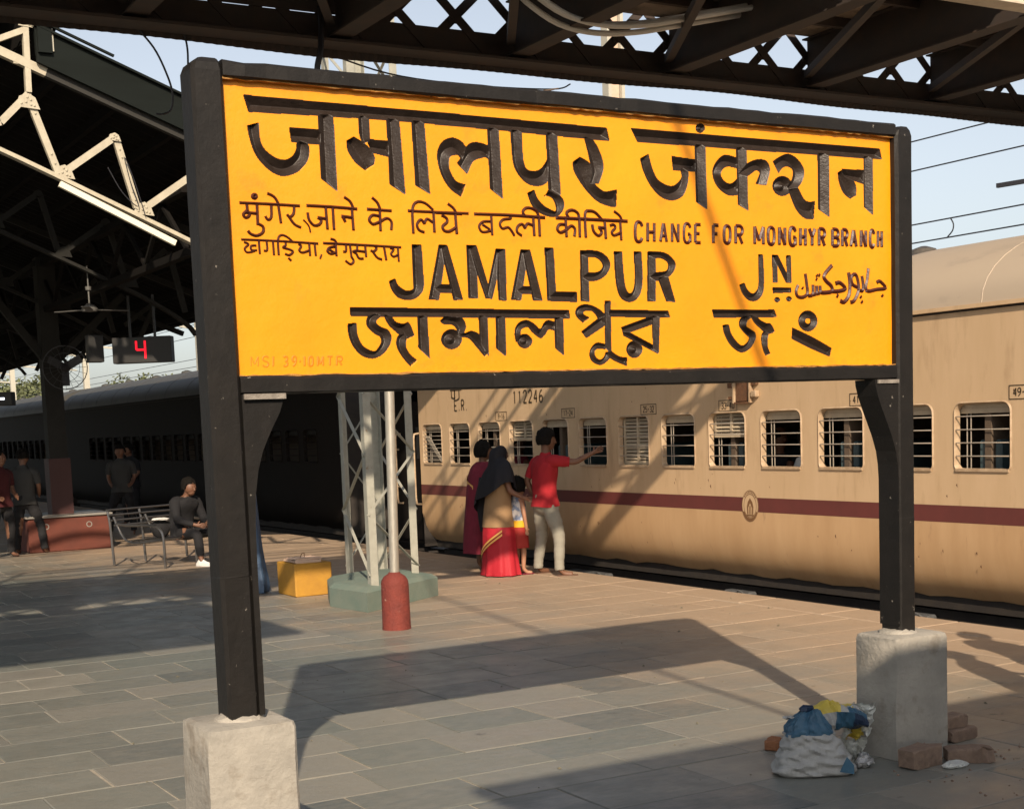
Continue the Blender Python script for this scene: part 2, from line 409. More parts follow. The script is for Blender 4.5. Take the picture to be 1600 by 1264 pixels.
# widened lower part of the left post is part of the bracket
def bracket(xs, xo, s, name='bracket'):
    m = MB(); poly = [(xs, 2.006)]
    prof = [(0, 2.006), (.0, 1.985), (.02, 1.93), (.06, 1.86), (.10, 1.78), (.125, 1.70), (.142, 1.60), (.150, 1.45), (.1520, 1.28), (.1530, .70)]
    pts = [(xo - s*d, z) for d, z in prof]
    poly = [(xs, 2.006)] + pts + [(xs, .70)]
    if s < 0: poly = poly[::-1]
    m.prism(poly, YB+.001, YB+.148); return m
bpart(fixn_mb := bracket(1.963, 2.140, 1), 'bracket', 'black_paint')
bpart(MB().prism([(5.547, 2.006), (5.385, 2.006), (5.388, 1.975), (5.405, 1.92), (5.435, 1.85), (5.468, 1.78), (5.500, 1.71), (5.528, 1.63), (5.540, 1.56), (5.5455, 1.48), (5.5458, .70), (5.547, .70)], YB+.001, YB+.149), 'bracket', 'black_paint')
bpart(MB().box((1.965, YB-.022, 1.985), (2.142, YB-.013, 2.007)), 'bracket_ledge', 'sunlit_paint')  # light strip painted in for the sunlit chamfer
bpart(MB().box((5.40, YB-.008, 1.985), (5.547, YB, 2.004)), 'bracket_ledge', 'sunlit_paint')
# panel
YP = YB+.045
PX0, PX1, PZ0, PZ1 = 1.962, 5.548, 2.076, 3.248
panel = bpart(MB().box((PX0, YP+.045, PZ0), (PX1, YP+.06, PZ1)), 'name_panel', 'yellow_paint')
CARVED = []
# rough lip of yellow paint run over the frame edge
def lip(x0, x1, zb, zt, yb, seed):
    rr = random.Random(seed); rings = []; n = 120
    for i in range(n+1):
        x = x0+(x1-x0)*i/n; a = rr.uniform(-.003, .003); b = rr.uniform(-.002, .003)
        rings.append([(x, yb, zb+a), (x, yb+.04, zb+a*.5), (x, yb+.04, zt+b), (x, yb+rr.uniform(-.003, .002), zt+b)])
    return MB().rings(rings)
bpart(lip(1.963, 5.547, 3.2405, 3.248, YB+.018, 4), 'panel_edge', 'yellow_lip', parent=board)
bpart(lip(1.963, 5.547, 2.077, 2.083, YB+.016, 6), 'panel_edge', 'yellow_lip', parent=board)
# pedestals
def pedestal(x0, x1, y0, y1, zt, seed):
    rr = random.Random(seed); c = .013; rings = []
    for i, z in enumerate([0, .1, .25, .4, .55, zt-.03, zt-.008, zt]):
        q = [0, 0, 0, 0, 0, 0, .006, .022][i]; d = lambda: rr.uniform(-.0035, .0035)
        a0, a1, b0, b1 = x0+q, x1-q, y0+q, y1-q
        rings.append([(a0+c+d(), b0+d(), z+d()*(i > 0)), (a1-c+d(), b0+d(), z), (a1, b0+c, z), (a1, b1-c, z), (a1-c, b1, z), (a0+c, b1, z), (a0+d(), b1-c, z), (a0+d(), b0+c, z)])
    return MB().rings(rings)
bpart(pedestal(1.705, 2.078, 5.47, 5.83, .685, 1), 'pedestal', 'cement', True)
bpart(pedestal(5.425, 5.800, 5.48, 5.80, .655, 2), 'pedestal', 'cement', True)
for c in ((1.9, 5.655, .687, 1), (5.6, 5.655, .657, 2)):   # rough cement collar where post meets pedestal
    bpart(jit(MB().lathe([(.115, -.02), (.105, .004), (.095, .012), (.08, .018)], 18, c[:3], .95, .95), .006), 'mortar_collar', 'cement', True)
# ---- lettering: every stroke is a ridge standing proud of the panel.  Stroke outlines were measured on
# the photograph (four enlargements Zn) and are converted to metres on the panel here.
def unp(px, py, Y=YP):
    d = fw + cr*(px-800)/FPX - cu*(py-CYPX)/FPX
    t = Y/d.y; return (d.x*t, H+d.z*t)
Z = {1: (340, 110, 4.4444), 2: (660, 130, 4.4444), 3: (960, 170, 3.6364), 4: (360, 300, 4.7059), 5: (680, 310, 4.4444),
     6: (960, 320, 3.6364), 7: (520, 370, 4.4444), 8: (860, 370, 3.4783), 9: (370, 540, 8.4211)}
def zp(z, x, y): ox, oy, s = Z[z]; return unp(ox+x/s, oy+y/s)
def crom(P, n):
    out = []
    for i in range(len(P)-1):
        p0, p1, p2, p3 = P[max(i-1, 0)], P[i], P[i+1], P[min(i+2, len(P)-1)]
        for k in range(n):
            t = k/n
            out.append(tuple(.5*((2*b)+(c-a)*t+(2*a-5*b+4*c-d)*t*t+(3*b-a-3*c+d)*t**3) for a, b, c, d in zip(p0, p1, p2, p3)))
    out.append(tuple(P[-1])); return out
def ridge(m, pairs, hmax=.024, hk=.42, y=YP, base=.004, closed=False):
    """pairs: (ax,az,bx,bz) cross-sections in metres on the panel plane"""
    vs = []; N = len(pairs)
    def mid(p): return Vector(((p[0]+p[2])/2, (p[1]+p[3])/2))
    for i, p in enumerate(pairs):
        a = Vector(p[:2]); b = Vector(p[2:]); w = (a-b).length; h = min(hmax, hk*w); c = (a+b)/2
        if not closed and i in (0, N-1):
            o = mid(pairs[1 if i == 0 else N-2]); d = (o-c); L_ = d.length; d.normalize(); ins = min(.42*w, .5*L_)
            r = c+d*ins
        else: r = c
        a1 = a+(b-a)*.07; b1 = b+(a-b)*.07
        q1 = r+(a-r)*.30 if False else r
        vs += [(a.x, y-.0002, a.y), (a1.x, y-base, a1.y), (r.x, y-base-h, r.y), (b1.x, y-base, b1.y), (b.x, y-.0002, b.y)]
    fs = []
    rngN = N if closed else N-1
    for i in range(rngN):
        j = (i+1) % N
        for k in range(4): fs.append((i*5+k, i*5+k+1, j*5+k+1, j*5+k))
    if not closed:
        for e in (0, N-1):
            o = e*5; fs += [(o, o+1, o+3, o+4), (o+1, o+2, o+3)]
    m.add(vs, fs)
def rib(z, pairs, n=8):
    P = [(*zp(z, p[0], p[1]), *zp(z, p[2], p[3])) for p in pairs]
    return crom(P, n) if len(P) > 2 else [tuple(P[0][k]+(P[1][k]-P[0][k])*t for k in range(4)) for t in (0, .12, .5, .88, 1)]
def cl(z, pts, w, n=4):
    """centre line with constant width (zoom px) -> pairs"""
    P = crom([zp(z, *p) for p in pts], n) if len(pts) > 2 else [zp(z, *p) for p in (pts[0], ((pts[0][0]+pts[1][0])/2, (pts[0][1]+pts[1][1])/2), pts[1])]
    sc = (Vector(zp(z, pts[0][0]+10, pts[0][1]))-Vector(zp(z, *pts[0]))).length/10
    hw = w*sc/2; out = []
    for i, p in enumerate(P):
        d = Vector(P[min(i+1, len(P)-1)])-Vector(P[max(i-1, 0)]); d.normalize() if d.length else None
        nrm = Vector((-d.y, d.x)); out.append((p[0]+nrm.x*hw, p[1]+nrm.y*hw, p[0]-nrm.x*hw, p[1]-nrm.y*hw))
    return out
def ring(z, cx, cy, rxo, ryo, rxi, ryi, n=20):
    out = []
    for k in range(n):
        t = 2*math.pi*k/n
        out.append((*zp(z, cx+rxo*math.cos(t), cy+ryo*math.sin(t)), *zp(z, cx+rxi*math.cos(t), cy+ryi*math.sin(t))))
    return out
def letter(strokes, mt='letter_black', **kw):
    m = MB()
    for s in strokes:
        if s[0] == 'ring': ridge(m, s[1], closed=True, **kw)
        else: ridge(m, s, **kw)
    if mt == 'letter_black': CARVED.append(m); return
    m.shift(BO).build('letter', mt, panel, False)
def RR(*a): return ('ring', ring(*a))

# row 1, large Devanagari
letter([rib(1, [(178,170,215,290),(900,238,900,330),(1600,300,1600,385),(2702,401,2722,493)], 3)])
letter([rib(1, [(205,385,285,365),(222,470,290,440),(255,570,305,510),(310,650,345,565),(390,715,410,610),(470,735,470,622),(560,705,520,595),(620,640,545,550),(638,570,548,515),(632,515,560,478)]),
        rib(1, [(497,398,512,498),(725,413,725,520)]), rib(1, [(697,292,803,300),(718,752,832,842)])])
letter([rib(1, [(895,490,950,462),(905,560,1035,520),(955,640,1088,595),(1025,697,1086,655)]), rib(1, [(975,310,1050,315),(985,450,1058,470),(1012,510,1068,488)]),
        rib(1, [(1030,478,1075,575),(1190,492,1195,605)]), rib(1, [(1170,320,1258,325),(1195,792,1305,865)])])
letter([rib(1, [(1343,335,1432,340),(1373,800,1475,862)])])
letter([rib(2, [(268,792,300,705),(195,740,240,685),(140,660,200,630),(108,560,182,575),(105,470,190,520),(140,405,215,503),(205,380,250,505),(268,402,275,550),(300,440,290,575)]),
        rib(2, [(238,555,312,635),(272,510,340,565),(305,440,368,535),(350,413,410,522),(410,418,440,518),(468,440,470,545)]), rib(2, [(447,292,528,300),(470,735,560,805)])])
letter([rib(2, [(613,318,692,325),(618,430,698,490),(632,560,708,560),(668,640,730,600),(730,700,770,612),(805,716,815,600),(862,695,850,560),(890,640,882,500)]),
        rib(2, [(858,325,935,330),(875,740,962,780)]),
        rib(2, [(728,765,778,742),(760,850,800,800),(820,905,845,850),(900,930,890,878),(960,912,925,890),(985,855,925,850),(975,800,900,800),(930,760,850,780),(880,735,848,795)])])
letter([rib(2, [(1120,375,1168,368),(1145,470,1215,440),(1165,560,1250,530),(1180,620,1255,610),(1160,690,1225,700)]),
        rib(2, [(1045,550,1095,513),(1052,610,1165,560),(1090,680,1190,640),(1150,760,1200,700),(1220,825,1260,752),(1300,857,1300,750),(1345,860,1350,740)])])
letter([rib(3, [(92,112,130,190),(1508,228,1520,290)])])
letter([rib(3, [(145,285,193,258),(165,360,215,340),(205,440,245,400),(260,500,290,432),(325,522,330,440),(385,500,360,420),(413,440,380,390),(420,370,375,350),(412,345,378,325)]),
        rib(3, [(323,270,332,352),(468,292,468,360)]), rib(3, [(455,192,518,196),(463,530,525,572)])])
letter([('ring', ring(3, 488, 112, 27, 27, 1, 1, 14))])
letter([rib(3, [(712,285,712,345),(620,265,640,330),(560,340,605,370),(575,430,630,415),(640,490,665,425),(712,490,700,395)]),
        rib(3, [(715,340,720,408),(770,303,772,375),(820,288,805,352),(868,300,825,365),(884,350,818,390),(865,435,802,428)]), rib(3, [(690,208,750,212),(703,545,762,580)])])
letter([rib(3, [(900,300,935,368),(945,270,960,335),(992,258,985,330),(1045,290,1010,345),(1078,350,1015,375),(1065,420,1005,410),(1015,480,985,425)]), ('ring', ring(3, 955, 440, 57, 57, 2, 2, 16)),
        rib(3, [(985,455,1045,450),(1030,570,1080,515),(1080,622,1110,530),(1133,628,1140,525)]), rib(3, [(1152,240,1218,246),(1158,570,1223,617)])])
letter([rib(3, [(1268,365,1300,345),(1275,420,1350,395),(1300,480,1372,440),(1340,515,1372,495)]), rib(3, [(1288,343,1330,400),(1420,350,1420,432)]), rib(3, [(1415,255,1468,262),(1417,560,1468,605)])])

(sx0, sz0), (sx1, sz1) = (3.418, 3.300), (3.552, 3.338)
tag(MB().tube([(sx0, 5.66, sz0), ((sx0+sx1)/2, 5.66, (sz0+sz1)/2+.004), (sx1, 5.65, sz1)], [.009, .006, .003], 6).build('stick', 'bark', None, True), 'small dry stick caught on the top rail of the name board', 'stick')
# row 2, small Devanagari
SM = dict(hmax=.007, hk=.5, base=.003)
def small(z, lines, w=21, mt='letter_maroon'): letter([cl(z, l, w) for l in lines], mt, **SM)
small(4, [[(65,80),(290,90),(510,103)]])
small(4, [[(120,90),(122,135),(95,165),(112,190),(140,172),(125,135)], [(100,150),(195,160)], [(195,92),(202,245)], [(205,235),(240,258),(238,298),(195,322),(150,310),(128,285)]], 23)
letter([('ring', ring(4, 176, 33, 27, 27, 1, 1, 14))], 'letter_maroon', **SM)
small(4, [[(300,100),(300,185),(275,205),(256,178)], [(352,98),(372,232)], [(270,10),(322,38),(355,92)]])
small(4, [[(468,105),(464,160),(436,185),(415,165)], [(428,180),(470,238),(518,262)]])
small(4, [[(535,205),(575,250),(588,298)]], 12)
small(4, [[(558,100),(745,110),(932,126)]])
small(4, [[(568,152),(578,205),(612,245),(652,240),(668,210),(640,188)], [(640,188),(705,198)], [(700,112),(714,275)]])
small(4, [[(752,115),(762,278)]])
small(4, [[(815,178),(900,190)], [(825,182),(845,220)], [(893,125),(905,282)], [(835,38),(880,72),(905,125)]])
small(4, [[(1003,127),(1185,140)], [(1098,135),(1104,290)], [(1095,180),(1045,172),(1020,205),(1048,238),(1098,220)], [(1105,218),(1150,195),(1184,222),(1182,282)], [(1040,42),(1080,80),(1102,132)]])
small(4, [[(1303,140),(1500,150),(1750,160)], [(1345,308),(1338,130),(1370,76),(1430,84),(1490,135)], [(1492,145),(1500,300)], [(1485,225),(1445,200),(1425,235)], [(1425,235),(1400,205),(1372,238),(1385,280),(1425,298)]])
small(5, [[(0,100),(185,110)]])
small(5, [[(42,118),(78,140),(80,168),(52,195),(62,225),(100,230),(148,200)], [(138,105),(150,250)], [(85,38),(125,70),(145,105)]])
small(5, [[(268,110),(515,118),(762,135)]])
small(5, [[(388,120),(395,260)], [(380,162),(330,165),(304,195),(325,235),(385,228)], [(325,182),(378,218)]], 19)
small(5, [[(522,128),(520,142),(470,150),(448,180),(466,212),(505,203),(532,232),(548,260)]], 19)
small(5, [[(680,132),(688,262)], [(675,188),(640,178),(622,208)], [(622,208),(602,180),(572,198),(568,235),(600,260)]], 19)
small(5, [[(625,128),(608,95),(632,68),(680,76),(716,120),(726,265)]], 19)
small(5, [[(835,135),(1090,148),(1335,160)]])
small(5, [[(905,140),(912,270)], [(900,182),(862,184),(848,215),(870,238),(908,222)], [(912,218),(945,192),(970,215),(966,265)]], 19)
small(5, [[(925,135),(912,100),(948,82),(988,102),(1000,150),(1004,272)]], 19)
small(5, [[(1046,274),(1040,110),(1070,88),(1112,100),(1160,152)]], 19)
small(5, [[(1090,182),(1100,230),(1132,260),(1156,238),(1138,204)], [(1130,202),(1182,208)], [(1176,158),(1185,282)]], 19)
small(5, [[(1212,190),(1238,184),(1250,205),(1226,235),(1242,258),(1290,238)], [(1284,160),(1292,292)], [(1240,90),(1280,122),(1296,158)]], 17)
# row 3
small(4, [[(78,350),(360,362),(645,380)]], 17)
small(4, [[(98,370),(132,385),(104,418),(124,446),(178,435)], [(190,395),(152,398),(155,428),(195,430)], [(208,355),(216,458)]], 17)
small(4, [[(265,362),(270,428),(244,432)], [(312,360),(320,466)]], 17)
small(4, [[(355,466),(350,350),(375,318),(420,334),(462,372)]], 17)
small(4, [[(405,372),(405,395),(385,410),(430,422),(460,440),(432,465),(400,455)], [(425,485),(446,506)]], 17)
small(4, [[(498,384),(520,398),(505,430),(530,446),(580,430)], [(578,374),(586,470)]], 17)
small(4, [[(618,376),(628,470)]], 17)
small(4, [[(670,460),(658,492)]], 12)
small(4, [[(680,376),(965,390),(1255,408)]], 17)
small(4, [[(774,380),(780,472)], [(770,402),(728,410),(712,436),(738,456),(776,445)], [(726,424),(762,446)], [(735,345),(765,354),(782,380)]], 17)
small(4, [[(848,388),(850,434),(828,440)], [(878,385),(890,482)], [(890,478),(906,510),(882,532),(845,505)]], 17)
small(4, [[(930,388),(930,428),(902,438),(925,455),(945,488),(978,490)], [(925,432),(990,440)], [(990,392),(998,478)]], 17)
small(4, [[(1062,400),(1074,418),(1052,438),(1030,430)], [(1045,438),(1078,482),(1114,497)]], 17)
small(4, [[(1128,400),(1146,502)]], 17)
small(4, [[(1172,414),(1200,424),(1180,455),(1200,476),(1235,460)], [(1230,404),(1238,512)]], 15)

# Latin stroke font, unit box, y down
FONT = {
 'C': [[(1,.18),(.75,0),(.25,0),(0,.25),(0,.75),(.25,1),(.75,1),(1,.82)]], 'H': [[(0,0),(0,1)],[(1,0),(1,1)],[(0,.5),(1,.5)]],
 'A': [[(0,1),(.45,0)],[(.55,0),(1,1)],[(.2,.68),(.8,.68)]], 'N': [[(0,1),(0,0)],[(0,0),(1,1)],[(1,1),(1,0)]],
 'G': [[(1,.18),(.75,0),(.25,0),(0,.25),(0,.75),(.25,1),(.75,1),(1,.8)],[(1,1),(1,.55)],[(1,.55),(.6,.55)]],
 'E': [[(0,0),(0,1)],[(0,0),(1,0)],[(0,.5),(.8,.5)],[(0,1),(1,1)]], 'F': [[(0,0),(0,1)],[(0,0),(1,0)],[(0,.48),(.8,.48)]],
 'O': [[(.5,0),(.1,.12),(0,.5),(.1,.88),(.5,1),(.9,.88),(1,.5),(.9,.12),(.5,0)]],
 'R': [[(0,0),(0,1)],[(0,0),(.7,0),(1,.15),(1,.35),(.7,.5),(0,.5)],[(.5,.5),(1,1)]],
 'B': [[(0,0),(0,1)],[(0,0),(.7,0),(.95,.14),(.95,.34),(.65,.48),(0,.48)],[(.6,.48),(1,.62),(1,.88),(.7,1),(0,1)]],
 'M': [[(0,1),(0,0)],[(0,0),(.5,.8)],[(.5,.8),(1,0)],[(1,0),(1,1)]], 'Y': [[(0,0),(.5,.5)],[(1,0),(.5,.5)],[(.5,.5),(.5,1)]],
 'S': [[(1,.15),(.7,0),(.2,.03),(0,.22),(.2,.42),(.8,.56),(1,.78),(.75,1),(.25,1),(0,.84)]], 'I': [[(.5,0),(.5,1)]], 'T': [[(0,0),(1,0)],[(.5,0),(.5,1)]],
 '-': [[(.1,.5),(.9,.5)]], '.': [[(.4,.96),(.6,.96)]],
 '0': [[(.5,0),(.1,.12),(0,.5),(.1,.88),(.5,1),(.9,.88),(1,.5),(.9,.12),(.5,0)]], '1': [[(.3,.15),(.55,0)],[(.55,0),(.55,1)]],
 '2': [[(0,.2),(.3,0),(.8,0),(1,.25),(.8,.5),(0,1)],[(0,1),(1,1)]], '3': [[(0,.1),(.4,0),(.9,.08),(.9,.38),(.45,.48)],[(.45,.48),(.95,.6),(.95,.9),(.4,1),(0,.88)]],
 '4': [[(.75,1),(.75,0)],[(.75,0),(0,.68)],[(0,.68),(1,.68)]], '5': [[(.9,0),(.1,0)],[(.1,0),(.05,.45)],[(.05,.45),(.6,.38),(1,.6),(.9,.9),(.4,1),(0,.88)]],
 '6': [[(.85,0),(.3,.2),(0,.65),(.2,.97),(.7,1),(1,.75),(.75,.5),(.3,.52),(.03,.7)]], '7': [[(0,0),(1,0)],[(1,0),(.35,1)]],
 '8': [[(.5,0),(.1,.12),(.15,.4),(.5,.48),(.95,.68),(.85,.95),(.5,1),(.12,.93),(.05,.68),(.5,.48),(.87,.4),(.9,.12),(.5,0)]],
 '9': [[(.15,1),(.7,.8),(1,.35),(.8,.03),(.3,0),(0,.25),(.25,.5),(.7,.48),(.97,.3)]]}
def latin(z, ch, x0, x1, yt, yb, w, mt='letter_maroon', **kw):
    i = w/2; L_ = []
    for s in FONT[ch]: L_.append(cl(z, [(x0+i+(x1-x0-w)*a, yt(a*(x1-x0)+x0)+i+(yb(a*(x1-x0)+x0)-yt(a*(x1-x0)+x0)-w)*b) for a, b in s], w, 3))
    letter(L_, mt, **(kw or SM))
t6 = lambda x: 92+(x-110)*.036; b6 = lambda x: 216+(x-110)*.024
for ch, a, b in (('C',110,165),('H',180,234),('A',252,304),('N',318,370),('G',386,438),('E',450,497),('F',553,598),('O',614,666),('R',680,734),
                 ('M',788,854),('O',864,916),('N',928,977),('G',988,1036),('H',1048,1093),('Y',1098,1148),('R',1154,1202),('B',1230,1280),('R',1286,1330),('A',1334,1382),('N',1392,1436),('C',1444,1482),('H',1488,1526)):
    latin(6, ch, a, b, t6, b6, 17)
for ch, a, b in (('M',170,295),('S',325,430),('I',440,520),('3',600,680),('9',715,795),('-',805,860),('1',860,920),('0',930,1015),('M',1050,1150),('T',1175,1275),('R',1300,1395)):
    latin(9, ch, a, b, lambda x: 128, lambda x: 295-(x-170)*.016, 30, 'letter_faded', hmax=.0012, hk=.1, base=.0012)

# row 4 JAMALPUR JN
BG = dict(hmax=.018, hk=.34)
letter([rib(7, [(390,310,435,290),(410,370,455,335),(450,420,500,370),(520,440,530,375),(590,420,560,360),(630,360,560,320),(628,250,556,240),(615,55,548,55)])])
def A_(x0, xa, xb, x1, yt, yb, bar):
    return [rib(7, [(xa,yt,xa+55,yt+2),(x0,yb-5,x0+72,yb)]), rib(7, [(xa+8,yt,xb,yt),(x1-68,yb,x1,yb)]), rib(7, bar)]
letter(A_(666,735,795,905,58,440,[(715,328,712,388),(842,335,845,392)]))
letter([rib(7, [(925,60,992,60),(943,427,1007,430)]), rib(7, [(935,60,997,62),(1060,428,1108,430)]), rib(7, [(1130,83,1192,85),(1060,428,1106,432)]), rib(7, [(1132,83,1195,85),(1150,442,1208,445)])])
letter(A_(1236,1303,1370,1457,90,443,[(1288,345,1285,398),(1400,345,1405,396)]))
letter([rib(7, [(1470,78,1533,78),(1490,440,1552,443)]), rib(7, [(1490,380,1490,446),(1696,384,1698,454)])])
letter([rib(8, [(162,75,205,78),(165,350,212,353)]), rib(8, [(165,74,205,112),(255,78,240,112),(308,108,270,130),(326,155,285,160),(305,207,270,185),(255,238,240,195),(185,240,200,195)])])
letter([rib(8, [(345,80,390,82),(352,200,398,200),(362,280,408,270),(385,335,422,300),(430,355,435,308),(475,335,450,290),(497,280,458,250),(500,200,458,180),(495,82,453,82)])])
letter([rib(8, [(527,82,572,85),(527,350,572,352)]), rib(8, [(530,80,565,118),(610,85,600,118),(655,108,630,135),(680,150,640,160),(662,203,630,185),(610,235,600,192),(550,238,555,195)]), rib(8, [(580,218,640,212),(630,352,680,355)])])
letter([rib(8, [(1026,262,1055,250),(1045,312,1070,285),(1080,347,1095,308),(1125,345,1115,300),(1157,300,1130,270),(1160,200,1132,195),(1155,98,1130,98)])])
letter([rib(8, [(1205,100,1232,100),(1208,248,1235,250)]), rib(8, [(1208,100,1238,100),(1280,250,1310,250)]), rib(8, [(1282,103,1308,103),(1286,250,1310,250)])])
letter([rib(8, [(1207,277,1210,307),(1308,277,1310,303)])])
letter([('ring', ring(8, 1233, 343, 16, 14, 1, 1, 12))]); letter([('ring', ring(8, 1297, 338, 16, 14, 1, 1, 12))])
# Urdu
small(6, [[(1442,362),(1436,420),(1428,470),(1440,492),(1490,482),(1540,474),(1508,436),(1488,444)], [(1518,512),(1524,522)], [(1425,488),(1450,492)]], 17)
small(6, [[(1405,405),(1412,455),(1408,490),(1380,480)], [(1380,470),(1352,452),(1345,412),(1368,396),(1382,430),(1386,490),(1362,545),(1340,555)], [(1396,520),(1402,528)], [(1402,548),(1408,556)]], 17)
small(6, [[(1330,385),(1338,450),(1332,515),(1305,553),(1282,545)]], 19)
small(6, [[(1255,448),(1282,444),(1312,478),(1270,492),(1235,492)], [(1236,345),(1192,400),(1200,430),(1232,462),(1235,492),(1190,500),(1165,496)], [(1262,515),(1270,520)]], 18)
small(6, [[(1168,460),(1168,498),(1148,506)], [(1148,460),(1148,502),(1128,512)], [(1128,455),(1126,510),(1100,518)], [(1084,392),(1092,450),(1096,505),(1070,526),(1040,520),(1032,490),(1044,458)], [(1144,420),(1150,424)], [(1160,398),(1166,402)], [(1148,398),(1152,404)], [(1066,470),(1070,476)]], 16)

# row 5 Bengali
letter([rib(7, [(118,490,125,552),(1642,511,1645,569)])])
letter([rib(7, [(105,605,165,598),(110,680,170,670),(140,760,195,735),(200,825,235,775),(280,845,290,795),(350,815,320,765),(395,755,338,725),(408,695,330,700),(385,648,325,692),(335,625,285,670),(305,600,238,620),(310,575,240,560),(350,548,280,528)]),
        rib(7, [(350,540,405,545),(385,610,440,590),(425,650,490,605),(470,690,530,597),(500,720,568,685)]), rib(7, [(478,665,560,690),(447,700,515,715),(445,760,510,765),(480,830,540,815),(540,902,588,857)])])
letter([rib(7, [(588,545,655,548),(595,770,675,845)])])
letter([rib(7, [(745,585,790,545),(770,607,850,553),(830,612,905,570),(862,650,925,625),(860,690,915,670),(940,705,965,655),(1000,770,1030,690),(1055,835,1082,800)]), ('ring', ring(7, 825, 712, 72, 70, 3, 3)),
        rib(7, [(1010,540,1072,545),(1020,700,1082,830)])])
letter([rib(7, [(1128,545,1195,548),(1135,775,1203,832)])])
letter([('ring', ring(7, 1332, 725, 52, 50, 2, 2)), rib(7, [(1270,730,1330,730),(1262,680,1305,690),(1268,630,1305,655),(1298,592,1325,635),(1350,580,1355,630),(1400,605,1385,665),(1440,640,1440,705),(1465,600,1475,680),(1495,580,1500,645),(1545,592,1545,655)]), rib(7, [(1538,555,1600,555),(1545,775,1605,825)])])
letter([rib(8, [(320,397,322,435),(640,402,652,440)])])
letter([rib(8, [(178,470,215,440),(140,432,182,422),(140,393,182,408),(172,370,195,403),(220,372,222,403),(268,395,248,428),(305,428,260,455)]), rib(8, [(292,418,302,480),(168,515,196,552)]), rib(8, [(295,348,328,350),(298,600,332,640)]),
        rib(8, [(305,585,302,612),(250,577,258,608),(215,620,240,630),(222,672,250,655),(270,697,270,668),(312,675,290,655),(335,635,302,625)]), rib(8, [(295,640,325,615),(350,675,375,650),(415,703,418,655)])])
letter([rib(8, [(553,425,595,428),(558,600,590,637)]), rib(8, [(553,430,588,465),(385,492,400,532)]), rib(8, [(388,495,398,538),(560,588,588,638)]), ('ring', ring(8, 457, 612, 44, 47, 2, 2))])
letter([rib(8, [(878,397,888,440),(1218,397,1232,437)])])
letter([rib(8, [(935,480,970,478),(945,530,980,520),(978,590,1005,560),(1032,628,1040,592),(1082,610,1070,572),(1113,560,1078,548),(1112,522,1065,535),(1085,502,1045,515),(1065,485,1025,485),(1070,458,1028,452),(1095,438,1050,428)]),
        rib(8, [(1083,425,1118,428),(1108,470,1140,452),(1140,500,1175,470),(1165,525,1200,475),(1180,535,1220,515)]), rib(8, [(1165,508,1215,520),(1148,530,1185,535),(1146,570,1180,572),(1155,615,1182,600),(1170,648,1195,635)])])
letter([('ring', ring(8, 1400, 458, 52, 57, 14, 15))]); letter([rib(8, [(1315,493,1311,555),(1425,545,1410,605),(1530,605,1520,652)])])

